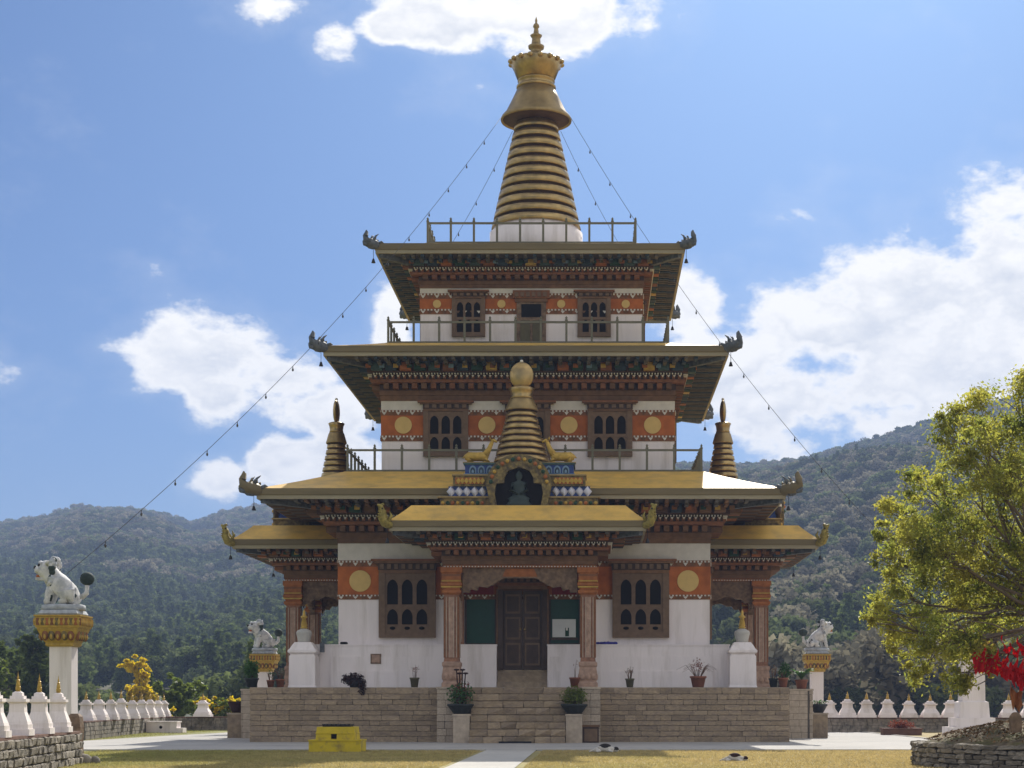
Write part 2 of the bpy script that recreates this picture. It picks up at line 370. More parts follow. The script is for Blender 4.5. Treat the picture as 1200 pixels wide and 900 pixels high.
def sq(h):                                           # offset o outside a square of half width h
    return lambda o: [(-h-o, -h-o), (h+o, -h-o), (h+o, h+o), (-h-o, h+o)]
def uu(w, d, din, k):                                # three-sided porch outline, turned k quarter turns
    c, s = [(1, 0), (0, 1), (-1, 0), (0, -1)][k]
    def f(o):
        return [(x*c-y*s, x*s+y*c) for x, y in ((-w-o, -din), (-w-o, -d-o), (w+o, -d-o), (w+o, -din))]
    return f
def ring(mb, pf, closed, prof, m, cp=True):
    mb.loft([[(x, y, z) for x, y in pf(o)] for o, z in prof], m, closed, cp)
def segs(pf, o, closed):
    p = [Vector((x, y, 0)) for x, y in pf(o)]; n = len(p)
    for i in range(n if closed else n-1):
        a, b = p[i], p[(i+1) % n]; t = (b-a); L = t.length; t = t/L; yield a, t, Vector((t.y, -t.x, 0)), L
def along(mb, pf, o, closed, step, w, dep, z0, z1, mats, shape='box', inset=0.0):
    for a, t, nn, L in segs(pf, o, closed):
        n = max(1, int(round((L-2*inset)/step))); st = (L-2*inset)/n
        for i in range(n):
            c = a+t*(inset+(i+.5)*st)+nn*(dep/2)+Vector((0, 0, (z0+z1)/2)); m = mats[i % len(mats)]
            if shape == 'box': mb.obox(c, t*(w/2), nn*(dep/2), (0, 0, (z1-z0)/2), m)
            elif shape == 'tri':                     # hanging point
                f = c+nn*(dep/2); q = [f-t*(w/2)+Vector((0, 0, (z1-z0)/2)), f+t*(w/2)+Vector((0, 0, (z1-z0)/2)), f-Vector((0, 0, (z1-z0)/2))]
                mb.add(q+[p-nn*dep for p in q], [(0,1,2), (5,4,3), (0,3,4,1), (1,4,5,2), (2,5,3,0)], m)

PAL2 = [wood, wood2, dgreen, wood, orange, umb, navy, wood2, wood]
PAL = [teal, navy, orange, dgreen, teal, wood2, navy, dgreen, goldp, teal, navy]
def cornice(parent, pf, closed, z0, z1, O, step=.42, pal=PAL):
    H = z1-z0; zz = lambda f: z0+f*H
    mb = MB()
    ring(mb, pf, closed, [(-.12, zz(0)), (.05, zz(0)), (.05, zz(.14)), (.09, zz(.15)), (.09, zz(.29)), (-.12, zz(.29))], wood)
    mb.build('beam', parent)
    mb = MB(); ring(mb, pf, closed, [(-.12, zz(.29)+.003), (.07, zz(.29)+.003), (.07, zz(.47)), (-.12, zz(.47))], darkwood)
    along(mb, pf, .071, closed, step, step*.58, .30*O+.10, zz(.31), zz(.455), [wood, wood2], inset=.12)
    mb.build('bracket_row', parent, kind='stuff')
    mb = MB(); ring(mb, pf, closed, [(-.12, zz(.47)+.003), (.40*O+.06, zz(.47)+.003), (.40*O+.06, zz(.56)), (-.12, zz(.56))], wood2)
    mb.build('beam', parent)
    mb = MB(); ring(mb, pf, closed, [(-.12, zz(.56)+.003), (.40*O, zz(.56)+.003), (.40*O, zz(.74)), (-.12, zz(.74))], darkwood)
    along(mb, pf, .40*O+.001, closed, step*.62, step*.30, .16, zz(.575), zz(.66), [wood2], inset=.05)
    along(mb, pf, .40*O+.03, closed, step*.62, step*.30, .16, zz(.60), zz(.665), [cream], 'tri', inset=.05)
    along(mb, pf, .40*O+.02, closed, step*.31, step*.13, .20, zz(.685), zz(.725), [cream], inset=.05)
    mb.build('dentil_row', parent, kind='stuff')
    mb = MB(); ring(mb, pf, closed, [(-.12, zz(.74)+.003), (.62*O, zz(.74)+.003), (.62*O, zz(1.)), (-.12, zz(1.))], umb)
    along(mb, pf, .62*O+.001, closed, step*1.5, step*1.18, .38*O, zz(.77), zz(.985), pal, inset=.15)
    along(mb, pf, .62*O+.38*O+.002, closed, step*1.5, step*.55, .035, zz(.82), zz(.93), [orange, paleb, goldp, dgreen, wood2] if pal is PAL else [wood2, orange, dgreen, goldp, wood], inset=.15)
    mb.build('painted_frieze', parent, kind='stuff')
def eave(parent, pf, closed, z, O, E, hf=.42, rm=None):
    """soffit, rafters and fascia from cornice offset O to eave offset E, soffit at height z"""
    mb = MB(); ring(mb, pf, closed, [(-.1, z+.002), (E-.16, z+.002), (E-.16, z+.10), (-.1, z+.10)], soffit); mb.build('soffit', parent)
    mb = MB(); ra = rm or [navy, soffit, soffit]
    W = E-.2-O*.9
    along(mb, pf, O*.9, closed, .43, .17, W*.62, z-.20, z-.002, ra, inset=O*.3)
    along(mb, pf, O*.9+W*.45, closed, .43, .15, W*.55, z-.13, z-.003, ra[1:]+ra[:1], inset=.35)
    p = pf(0); q = pf(E-.25); n = len(p)
    for i in (range(n) if closed else (1, 2)):       # hip rafters to the corners
        a = Vector((*p[i], z-.14)); b = Vector((*q[i], z-.06)); t = (b-a).normalized(); s = Vector((-t.y, t.x, 0)).normalized()
        mb.obox((a+b)/2, (b-a)/2, s*.12, (0, 0, .12), greyblue)
    mb.build('rafters', parent, kind='stuff')
    mb = MB(); ring(mb, pf, closed, [(E-.15, z-.03), (E-.05, z-.03), (E-.05, z+.13), (E-.15, z+.13)], fascia_l)
    ring(mb, pf, closed, [(E-.16, z+.131), (E-.02, z+.131), (E, z+.16), (E, z+hf-.03), (E-.03, z+hf), (E-.16, z+hf)], fascia); mb.build('fascia', parent)

def finial(parent, loc, ang, s, m, m2, kind):
    """makara at an eave corner: a scaled snout with upturned trunk, jaw, horn and crest; local +x points outwards"""
    mb = MB(); mb.T = Matrix.Translation(loc) @ Matrix.Rotation(ang, 4, 'Z') @ Matrix.Scale(s, 4)
    if kind == 'head':
        mb.tube([(-.38,0,-.05),(.0,0,.04),(.30,0,.08),(.56,0,.10),(.72,0,.22),(.75,0,.46),(.66,0,.72),(.70,0,.82)], [.20,.29,.31,.30,.24,.17,.10,.03], m)
        mb.tube([(.60,0,-.02),(.86,0,-.06),(.96,0,.06)], [.17,.11,.03], m2, 7)
        mb.tube([(.2,0,-.12),(.5,0,-.16),(.72,0,-.08)], [.16,.11,.05], m2)
        for y in (-.14, .14):
            mb.tube([(.20,y,.26),(.12,y*1.4,.52),(-.06,y*1.7,.66)], [.08,.06,.02], m2); mb.ball((.40,y*1.35,.24), .065, cream, 8, 5)
            mb.tube([(-.1,y*1.2,.1),(-.3,y*1.7,.22),(-.45,y*1.6,.20)], [.10,.08,.02], m2)
        for i in range(4): mb.tube([(.34-i*.16,0,.28),(.26-i*.16,0,.56-.05*i)], [.10,.02], m, 6)
    else:
        mb.tube([(-.30,0,-.10),(.05,0,-.08),(.34,0,.02),(.50,0,.28),(.46,0,.58),(.58,0,.84),(.78,0,.92)], [.14,.22,.24,.22,.19,.14,.05], m)
        mb.tube([(.55,0,.88),(.42,0,.98),(.34,0,.92)], [.10,.06,.02], m)
        for y in (-.16, .16):
            mb.tube([(.2,y,.1),(.05,y*1.3,.38),(.16,y*1.2,.62)], [.10,.09,.02], m); mb.ball((.58,y*.8,.72), .05, blackm, 8, 5)
        for i in range(4): mb.tube([(.66-i*.03,0,.25+i*.14),(.80-i*.02,0,.32+i*.14)], [.07,.015], m, 6)
    o = mb.build('corner_finial', parent)
    b = MB(); p = Vector(loc)+Vector((math.cos(ang)*.15*s, math.sin(ang)*.15*s, -.25*s))
    b.tube([p, p-Vector((0, 0, .42))], .012, blackm, 5); b.lathe([(.02,.0),(.05,-.04),(.085,-.17),(.10,-.20),(.02,-.20)], blackm, 10, tuple(p-Vector((0, 0, .42))))
    b.build('bell', o)
    return o

def arch_pts(x0, x1, z0, z1, n=5):
    """pointed arch outline from the left foot over the tip to the right foot"""
    w = x1-x0; h = min(w*.75, (z1-z0)*.6); zs = z1-h; L = [(x0, z0), (x0, zs)]
    for i in range(1, n):
        t = i/n; L.append((x0+w/2*(1-math.cos(t*math.pi/2))*.95+.0, zs+h*math.sin(t*math.pi/2)*.97*(0.9+.1*t)))
    return L+[((x0+x1)/2, z1)]+[(x0+x1-x, z) for x, z in reversed(L)]
def arch_cell(mb, X0, X1, Z0, Z1, x0, x1, z0, z1, y0, y1, m):
    """a panel X0..X1 x Z0..Z1 pierced by one arched opening"""
    A = arch_pts(x0, x1, z0, z1); k = len(A)//2; c = (x0+x1)/2
    mb.prism([(X0, Z0), (x0, Z0)]+[(x0, z0)]+A[1:k+1]+[(c, Z1), (X0, Z1)], y0, y1, m)
    B = A[k:]
    mb.prism([(X1, Z0), (X1, Z1), (c, Z1)]+B[:-1]+[(x1, z0), (x1, Z0)], y0, y1, m)
    if z0 > Z0: mb.prism([(x0, Z0), (x1, Z0), (x1, z0), (x0, z0)], y0+.004, y1-.004, m)

def place(mb, k, d):                                 # façade-local frame: x along, y inwards (0 at half-depth d), z up
    mb.T = RK(k) @ Matrix.Translation((0, -d, 0)); return mb

def window(parent, k, d, cx, w, z0, z1, rows, lintel_h, proj=.16, holes=False):
    zt = z1-lintel_h; mb = place(MB(), k, d); x0, x1 = cx-w/2, cx+w/2
    fr = .10*w; y0, y1 = -proj, -.02
    mb.box(x0-.04, x0+fr, y0-.05, y1, z0, zt, frame_m); mb.box(x1-fr, x1+.04, y0-.05, y1, z0, zt, frame_m)
    mb.box(x0+fr, x1-fr, y0-.03, y1, z0, z0+.09*(zt-z0), frame_m)
    inner = (zt-z0)*.91; zz0 = z0+.09*(zt-z0); cw = (w-2*fr)/3
    panes = []
    hts = rows
    zc = zz0
    for r, fh in enumerate(hts):
        h = inner*fh
        for i in range(3):
            a = x0+fr+i*cw; b = a+cw; m_ = cw*.13
            lo = zc+h*(.30 if (holes and r == 0) else .08)
            arch_cell(mb, a, b, zc, zc+h, a+m_, b-m_, lo, zc+h*(.93 if r == 0 else .82), y0, y1, frame_m)
            panes.append((a+m_*.4, b-m_*.4, lo-.03, zc+h*.95))
            if holes and r == 0:
                mb.lathe([(.085, 0), (.085, .012)], dark, 12, (0, 0, 0)); nv = 24
                for q in range(len(mb.v)-nv, len(mb.v)):
                    pass
                T = Matrix.Translation((MB.OFF, 0, 0)) @ mb.T; base = len(mb.v)-nv
                for q in range(12):
                    ang = 2*math.pi*q/12
                    for j in (0, 1): mb.v[base+j*12+q] = T @ Vector(((a+b)/2+.13*math.cos(ang), y0-.006*j, zc+h*.15+.075*math.sin(ang)))
        zc += h
        if r < len(hts)-1: mb.box(x0+fr, x1-fr, y0-.025, y0-.001, zc-.05, zc+.05, frame_m)
    win = mb.build('window', parent)
    for (a, b, lo, hi) in panes:
        p = place(MB(), k, d); p.box(a, b, y0+.045, y0+.055, lo, hi, dark); p.build('pane', win)
    l = place(MB(), k, d); e = w*.10
    l.box(x0-.04, x1+.04, y0-.06, y1, zt, zt+lintel_h*.22, wood); l.box(x0-e*.3, x1+e*.3, y0-.03, y1, zt+lintel_h*.22, zt+lintel_h*.70, darkwood)
    n = max(5, int(w/.3)); st = (w+e*.4)/n
    for i in range(n): l.box(x0-e*.2+st*(i+.22), x0-e*.2+st*(i+.78), y0-.12, y0-.031, zt+lintel_h*.30, zt+lintel_h*.66, frame_m)
    l.box(x0-e, x1+e, y0-.16, y1, zt+lintel_h*.70, zt+lintel_h*.84, wood); l.box(x0-e*1.5, x1+e*1.5, y0-.21, y1, zt+lintel_h*.84, z1, wood2)
    l.build('lintel', win)
    return win

def band(parent, half, z, closed=True, gaps=None):
    """rust band with white dentil rows: z = (white0, dent0, red0, red1, dent1)"""
    pf = sq(half); z0, z1, z2, z3 = z
    mb = MB(); ring(mb, pf, True, [(-.1, z1+.002), (.03, z1+.002), (.03, z2-.002), (-.1, z2-.002)], rust); mb.build('rust_band', parent)
    for a, b in ((z0, z1), (z2, z3)):
        mb = MB(); ring(mb, pf, True, [(-.1, a), (.035, a), (.035, b), (-.1, b)], wood2)
        h = b-a
        along(mb, pf, .036, True, .16, .075, .03, a+h*.66, b-h*.06, [cream]); along(mb, pf, .036, True, .32, .20, .04, a+h*.08, a+h*.60, [cream, wood], 'tri')
        mb.build('dentil_row', parent, kind='stuff')
def disc(parent, k, half, x, z, r):
    mb = MB(); seg = 36
    mb.T = RK(k) @ Matrix.Translation((x, -half-.03, z)) @ Matrix.Rotation(R(90), 4, 'X')
    mb.lathe([(r, 0), (r, .03), (r*.985, .045)], discm, seg, smooth=False); mb.build('disc', parent)

def railing(parent, half, z, h, n, ph=.10):
    rl = MB(); pf = sq(half)
    ring(rl, pf, True, [(-.035, z+h-.09), (.035, z+h-.09), (.035, z+h), (-.035, z+h)], railm)
    rr_ = rl.build('railing', parent)
    b = MB(); ring(b, pf, True, [(-.03, z+.02), (.03, z+.02), (.03, z+.08), (-.03, z+.08)], railm); b.build('bottom_rail', rr_)
    ox = MB.OFF; MB.OFF = 0.0; pm = MB(); pm.box(-.05, .05, -.05, .05, 0, h+.04, railm); pm.sqloft([(.065, h+.02), (.065, h+.06), (.03, h+.10), (.055, h+.15), (.0, h+.24)], railm); me = pm.mesh('rail_post'); MB.OFF = ox
    st = 2*half/n
    for k in range(4):
        for i in range(n):
            p = RK(k) @ Vector((-half+i*st, -half, z))+Vector((ox, 0, 0)); link('post', me, rr_, p)
    return rr_

def spire(parent, c, base_r, top_r, z0, z1, n, hat, extra=None, seg=40):
    """stack of gilded rings; hat = profile list for umbrella and finial"""
    sp = MB(); sp.lathe([(top_r*.80, z0), (base_r*.88, z0), (top_r*.84, z1+.2)], umb, 24, c); core = sp.build('spire', parent)
    st = (z1-z0)/n
    for i in range(n):
        a = base_r+(top_r-base_r)*i/n; b = base_r+(top_r-base_r)*(i+1)/n; z = z0+i*st
        m = MB(); m.lathe([(a*.84, z+st*.27), (a*.985, z+st*.27), (a*1.0, z+st*.32), (b*1.0+(a-b)*.40, z+st*.94), (b*.97, z+st*1.0), (b*.8, z+st*1.0)], goldm, seg, c); m.build('ring', core)
    for nm, prof, m_, sgn in hat:
        m = MB(); m.lathe(prof, m_, sgn, c, smooth=True); m.build(nm, core)
    return core

# ---- storey walls
OFFS = {}
def off(h): MB.OFF = OFFS.get(h, 0.0)
def wall(half, z0, z1, m=white):
    off(half)
    mb = MB(); mb.box(-half, half, -half, half, z0, z1, m); return mb.build('wall', temple)
T1, T2, T3 = 8.25, 6.64, 5.13
OFFS.update({T1: .06, T2: .17, T3: .27}); off(T1)
mb = MB(); D1 = T1
mb.box(-T1, T1, -T1, T1, PZ, 8.80, white); mb.build('wall', temple)
mb = MB(); ring(mb, sq(T1), True, [(-.1, 8.0), (.025, 8.0), (.025, 8.775), (-.1, 8.775)], cream); mb.build('white_frieze', temple)
wall(T2, 11.9, 15.42); wall(T3, 18.05, 20.9)
off(T2); mb = MB(); ring(mb, sq(T2), True, [(-.1, 14.95), (.02, 14.95), (.02, 15.378), (-.1, 15.378)], cream); mb.build('white_frieze', temple)
off(T3); mb = MB(); ring(mb, sq(T3), True, [(-.1, 20.52), (.02, 20.52), (.02, 20.848), (-.1, 20.848)], cream); mb.build('white_frieze', temple)
off(T1); band(temple, T1, (6.28, 6.50, 7.74, 8.02)); off(T2); band(temple, T2, (13.56, 13.82, 14.72, 14.97)); off(T3); band(temple, T3, (19.66, 19.90, 20.36, 20.62))
for k in (0, 1, 3):
    for s in (-1, 1):
        off(T1); disc(temple, k, T1, s*7.28, 7.10, .48)
        off(T2); disc(temple, k, T2, s*5.65, 14.28, .39); disc(temple, k, T2, s*1.86, 14.28, .39)
        off(T3); disc(temple, k, T3, s*4.36, 20.12, .19); disc(temple, k, T3, s*1.38, 20.12, .19)
        off(T1); window(temple, k, T1, s*5.18, 2.44, 4.58, 8.06, (.42, .58), .62, .17, True)
        off(T2); window(temple, k, T2, s*3.72, 1.95, 12.86, 15.36, (.40, .60), .46, .14)
        off(T3); window(temple, k, T3, s*2.9, 1.46, 18.6, 20.72, (.42, .58), .36, .12)
    off(T2); window(temple, k, T2, 0, 1.95, 12.4, 15.36, (.40, .60), .46, .14)
    # olive timber door of the top storey
    off(T3); d = place(MB(), k, T3); d.box(-.68, .68, -.10, .02, 18.1, 20.2, carve); dr = d.build('balcony_door', temple)
    d = place(MB(), k, T3); d.box(-.46, .46, -.12, -.101, 19.5, 20.1, dark); d.build('pane', dr)
    for s in (-1, 1):
        d = place(MB(), k, T3); d.box(s*.06, s*.50, -.14, -.102, 18.2, 19.35, potgreen); d.build('door_leaf', dr)
    d = place(MB(), k, T3); d.box(-.75, .75, -.16, .02, 20.2, 20.36, wood); d.box(-.85, .85, -.22, .02, 20.36, 20.72, wood2)
    for i in range(6): d.box(-.75+i*.26, -.59+i*.26, -.28, -.221, 20.42, 20.62, frame_m)
    d.build('lintel', dr)

# ---- main roofs
for (half, c0, c1, O, E, zf, rail) in ((T1, 8.77, 10.42, 1.35, 3.10, 12.0, (7.9, 1.0, 13)), (T2, 15.38, 17.0, .95, 2.34, 18.05, (6.37, 1.0, 11)), (T3, 20.85, 22.02, .80, 1.90, 23.0, (4.82, .98, 9))):
    off(half); pf = sq(half); cornice(temple, pf, True, c0, c1, O, .42, PAL2 if half == T1 else PAL); eave(temple, pf, True, c1+.01, O, E, .42, [umb, soffit, wood] if half == T1 else None)
    e = half+E; ri = rail[0]+.12; ze = c1+.01+.42
    mb = MB()                                         # gently concave hip roof
    prof = [(E-.02, ze+.002)]
    for t in (.12, .3, .5, .75, 1.0): prof.append((E-.02+(ri-e+.02)*t, ze+.002+(zf-ze)*(t*.82+.18*t*t)))
    prof += [(ri-half-.02, zf-.25), (E-.3, ze-.02)]
    ring(mb, pf, True, prof, gold); mb.build('roof', temple)
    mb = MB(); mb.box(-ri+.01, ri-.01, -ri+.01, ri-.01, zf-.3, zf+.015, fascia); mb.build('terrace_floor', temple)
    railing(temple, rail[0], zf+.015, rail[1], rail[2])
    s = {T1: .94, T2: .82, T3: .74}[half]
    for k in range(4):
        p = RK(k) @ Vector((-e+.05, -e+.05, ze-.10)); finial(temple, p, R(225)+k*math.pi/2, s, fascia if half == T1 else greyblue, greyblue, 'head')

# ---- main spire
MB.OFF = .32
mb = MB(); mb.lathe([(2.28, 23.0), (2.28, 24.72), (2.14, 24.74), (2.10, 24.95)], white, 40); mb.build('drum', temple)
spire(temple, (0, 0, 0), 2.20, 1.0, 24.80, 30.15, 11, [
    ('umbrella_soffit', [(.9, 30.1), (1.0, 30.32), (1.66, 30.33), (1.66, 30.36)], umb, 40),
    ('umbrella', [(1.60, 30.36), (1.69, 30.27), (1.73, 30.27), (1.75, 30.34), (1.70, 30.46), (1.50, 30.68), (1.16, 31.35), (.93, 31.85)], brass, 40),
    ('neck', [(.90, 31.85), (.97, 31.88), (.97, 31.98), (.86, 32.02), (.86, 32.18), (.92, 32.22), (.90, 32.3)], goldm, 32),
    ('bowl', [(.88, 32.3), (.93, 32.32), (1.10, 32.75), (1.30, 33.12), (1.26, 33.22), (.7, 33.28), (.4, 33.34)], goldm, 16),
    ('finial', [(.40, 33.3), (.46, 33.4), (.44, 33.55), (.30, 33.62), (.26, 33.8), (.38, 33.86), (.40, 33.98), (.24, 34.06), (.20, 34.35), (.25, 34.42), (.30, 34.5), (.14, 34.6), (.10, 34.85), (.16, 34.92), (.14, 35.02), (.05, 35.12), (.06, 35.25), (0.0, 35.45)], brass, 16)])
# petals on the bowl rim
um = [o for o in bpy.data.objects if o.name.startswith('bowl')][0]
mb = MB()
for i in range(16):
    a = 2*math.pi*(i+.5)/16; mb.ball((1.26*math.cos(a), 1.26*math.sin(a), 33.14), .15, goldm, 8, 6, (1, 1, .8))
mb.build('petal_rim', um, kind='stuff')

MB.OFF = 0.0
# ---- ground-storey plinth with its gap for the door steps
for k in range(4):
    for s in (-1, 1):
        mb = MB(); mb.T = RK(k); mb.box(s*1.12, s*8.4, -9.12, -8.252, 3.72, 4.20, white); mb.box(s*1.12, s*8.4, -9.17, -8.252, 3.08, 3.718, white); mb.box(s*1.12, s*8.4, -9.22, -8.252, PZ, 3.078, white); mb.box(s*1.10, s*8.4, -9.15, -8.255, 4.20, 4.26, white); mb.build('plinth', temple)
for k in range(4):
    mb = MB(); mb.T = RK(k); mb.box(-9.12, -8.402, -9.12, -8.402, PZ, 4.20, white); mb.box(-9.15, -8.41, -9.15, -8.41, 4.20, 4.259, white); mb.build('plinth', temple)
for k in (0, 1, 3):
    st_m = [stone_l, stone]
    for i in range(3):
        mb = MB(); mb.T = RK(k); mb.box(-1.10, 1.10, -9.10+.28*i, -8.26, PZ+.265*i, PZ+.265*(i+1), stone); mb.build('door_step', temple)
    # door, frame, green panels, red band
    mb = place(MB(), k, T1)
    for s in (-1, 1): mb.box(s*.86, s*1.08, -.42, -.004, 3.15, 6.70, darkwood); mb.box(s*1.08, s*1.16, -.36, -.004, 3.15, 6.72, wood)
    mb.box(-1.08, 1.08, -.44, -.004, 6.70, 6.86, wood); dr = mb.build('door', temple)
    for s in (-1, 1):
        mb = place(MB(), k, T1); a, b = (s*.012, s*.855)
        mb.box(a, b, -.16, -.01, 3.17, 6.68, darkwood)
        for z0, z1 in ((3.35, 4.35), (4.5, 5.5), (5.65, 6.5)): mb.box(s*.10, s*.76, -.185, -.161, z0, z1, frame_m); mb.box(s*.17, s*.69, -.20, -.186, z0+.09, z1-.09, darkwood)
        lf = mb.build('door_leaf', dr)
        mb = place(MB(), k, T1); mb.ball((s*.10, -.21, 4.95), .055, brass, 10, 6); mb.build('door_ring', dr)
    mb = place(MB(), k, T1); mb.box(-1.2, 1.2, -.50, -.004, 6.86, 7.0, wood2); mb.box(-1.3, 1.3, -.56, -.004, 7.0, 7.28, darkwood)
    for i in range(9): mb.box(-1.22+i*.28, -1.06+i*.28, -.66, -.561, 7.04, 7.20, wood)
    for i in range(18): mb.box(-1.25+i*.14, -1.19+i*.14, -.64, -.562, 7.22, 7.27, cream)
    mb.box(-1.45, 1.45, -.72, -.004, 7.28, 7.42, wood2); mb.build('lintel', dr)
    for s in (-1, 1):
        mb = place(MB(), k, T1); mb.box(s*1.17, s*2.56, -.07, -.004, 4.27, 6.28, greenp); g = mb.build('green_panel', temple)
        mb = place(MB(), k, T1); mb.box(s*1.165, s*1.24, -.10, -.071, 4.27, 6.28, darkwood); mb.box(s*2.49, s*2.56, -.10, -.071, 4.27, 6.28, darkwood); mb.box(s*1.24, s*2.49, -.10, -.071, 4.262, 4.33, darkwood); mb.build('panel_frame', g)
        mb = place(MB(), k, T1); mb.box(s*1.3, s*2.58, -.06, -.036, 6.50, 7.4, redp); mb.build('red_panel', temple)
        mb = place(MB(), k, T1); mb.box(s*2.60, s*2.86, -.26, -.037, 4.262, 7.4, pillar_m); mb.box(s*2.66, s*2.80, -.285, -.261, 4.4, 6.2, pink); mb.build('pilaster', temple)

# ---- the porches on the front and on the two sides
for k in (0, 1, 3):
    fr = lambda m_=None: place(MB(), k, 0)
    W, Dp = 3.25, 11.45
    pf = uu(W, Dp, T1, k)
    mb = MB(); ring(mb, pf, False, [(-.66, 7.46), (0.0, 7.46), (0.0, 7.58), (-.66, 7.58)], orange); mb.build('beam', temple)
    mb = MB(); along(mb, pf, .001, False, .13, .06, .03, 7.47, 7.52, [cream]); along(mb, pf, .001, False, .13, .08, .02, 7.53, 7.57, [wood2]); mb.build('dentil_row', temple, kind='stuff')
    mb = fr(); mb.box(-W+.66, W-.66, -Dp+.66, -T1-.75, 7.50, 7.56, umb); mb.build('porch_ceiling', temple)
    cornice(temple, pf, False, 7.581, 8.83, 1.2, .36, PAL2)
    eave(temple, pf, False, 8.84, 1.2, 2.12, .40, [umb, soffit, wood])
    ze = 9.24
    mb = MB(); prof = [(2.10, ze+.002)]+[(2.10-.86*t, ze+.002+.72*(t*.8+.2*t*t)) for t in (.25, .5, .75, 1.0)]+[(-3.0, ze+.722), (-3.0, ze+.5), (1.1, ze+.4), (1.9, ze-.02)]
    ring(mb, pf, False, prof, gold); mb.build('porch_roof', temple)
    c, s_ = [(1, 0), (0, 1), (-1, 0), (0, -1)][k]
    for s in (-1, 1):
        x, y = s*5.30, -13.5; p = Vector((x*c-y*s_, x*s_+y*c, ze-.12))
        finial(temple, p, math.atan2(-1, s)+k*math.pi/2, .80, greengold, ornate, 'scroll')
    # pillars
    for s in (-1, 1):
        T = RK(k) @ Matrix.Translation((s*2.91, -11.08, 0))
        mb = MB(); mb.T = T; mb.sqloft([(.33, 3.45), (.31, 3.6), (.31, 6.25), (.33, 6.3)], pillar_m)
        pl = mb.build('pillar', temple)
        mb = MB(); mb.T = T
        for q in range(4):
            mb.T = T @ RK(q)
            for xx in (-.22, -.10, .10, .22): mb.box(xx-.018, xx+.018, -.345, -.312, 3.62, 6.2, striplight)
            mb.box(-.085, .085, -.34, -.312, 3.62, 6.2, pink)
            mb.box(-.31, -.245, -.335, -.3, 3.62, 6.2, wood2); mb.box(.245, .31, -.335, -.3, 3.62, 6.2, wood2)
        mb.build('carved_strip', pl, kind='stuff')
        mb = MB(); mb.T = T; mb.sqloft([(.42, PZ), (.42, 2.52), (.36, 2.60), (.40, 2.9), (.36, 3.2), (.40, 3.28), (.40, 3.40), (.33, 3.45)], pink)
        for q in range(4):
            mb.T = T @ RK(q)
            for xx in (-.24, 0, .24): mb.ball((xx, -.37, 2.8), .12, pink, 8, 6, (1, .5, 1.3))
        mb.build('pillar_base', pl)
        mb = MB(); mb.T = T; mb.sqloft([(.33, 6.3), (.42, 6.38), (.42, 6.48), (.35, 6.52), (.37, 6.62), (.45, 6.7), (.45, 6.8), (.40, 6.84), (.40, 7.2), (.46, 7.26), (.46, 7.46)], orange)
        mb.T = T; mb.sqloft([(.43, 6.60), (.43, 6.66)], goldp); mb.sqloft([(.42, 6.86), (.42, 6.91)], goldp); mb.sqloft([(.415, 7.08), (.415, 7.18)], wood2)
        mb.build('capital', pl)
        # carved bracket wings that make the cusped arch, towards the middle and towards the wall
    cusp = [(2.45, 6.15), (2.42, 6.42), (2.22, 6.40), (2.10, 6.55), (1.88, 6.50), (1.74, 6.66), (1.42, 6.62), (1.2, 6.72), (.95, 6.86), (.78, 6.98), (.66, 7.02)]
    mb = fr(); mb.prism([(-2.45, 7.455)]+[(-x, z) for x, z in cusp]+[(x, z) for x, z in reversed(cusp)]+[(2.45, 7.455)], -11.22, -10.95, carve)
    for s in (-1, 1):
        for i, (x, z) in enumerate(cusp[1:-1]): mb.ball((s*x, -11.09, z+.06), .10, carve, 8, 6, (1, 1.6, .8))
    mb.prism([(-.75, 7.08), (.75, 7.08), (.6, 7.42), (-.6, 7.42)], -11.25, -11.221, orange); mb.build('arched_lintel', temple)
    for s in (-1, 1):
        mb = MB(); mb.T = RK(k) @ Matrix.Translation((s*2.91, 0, 0)) @ Matrix.Rotation(R(90), 4, 'Z')
        # local x runs along depth
        pts = [(-10.65, 6.2), (-10.5, 6.45), (-10.3, 6.42), (-10.15, 6.6), (-9.9, 6.6), (-9.6, 6.75), (-9.3, 6.7), (-9.0, 6.55), (-8.8, 6.55), (-8.65, 6.35), (-8.45, 6.1), (-8.3, 6.1)]
        mb.prism([(-10.65, 7.455)]+pts+[(-8.3, 7.455)], -.12, .12, carve); mb.build('arched_lintel', temple)
    # gilded shrine front above the porch roof
    mb = fr(); mb.box(-3.35, 3.35, -12.0, -10.3, 9.93, 10.36, ornate); mb.box(-3.45, 3.45, -12.06, -10.3, 10.36, 10.42, brass)
    for i in range(9):
        for s in (-1, 1): mb.ball((s*(1.55+i*.21), -12.0, 10.14), .085, [orange, dgreen, goldp][i % 3], 8, 6)
    sh = mb.build('shrine_front', temple)
    mb = fr(); mb.box(-3.0, 3.0, -11.85, -10.3, 10.42, 10.86, bluep); mb.build('lotus_course', sh)
    for s in (-1, 1):
        for i in range(5):
            mb = fr(); x = s*(1.55+i*.335); mb.ball((x, -11.86, 10.64), .185, lotusw, 4, 2, (1.05, .7, 1.25)); mb.build('petal', sh)
    mb = fr(); mb.box(-2.8, 2.8, -11.95, -10.3, 10.86, 11.34, ornate); mb.box(-2.85, 2.85, -12.0, -10.3, 11.30, 11.36, brass)
    for s in (-1, 1):
        mb.box(s*1.5, s*2.7, -11.975, -11.95, 10.95, 11.22, orange)
        for i in range(7): mb.obox((s*(1.55+i*.17), -11.99, 11.08), (.05, 0, .07), (0, .02, 0), (-.05, 0, .07), goldp)
    mb.build('gilt_course', sh)
    mb = fr(); mb.box(-2.3, 2.3, -11.85, -10.3, 11.36, 11.80, bluep); mb.box(-2.36, 2.36, -11.9, -10.3, 11.78, 11.86, teal); mb.box(-2.36, 2.36, -11.9, -10.3, 11.34, 11.40, paleb)
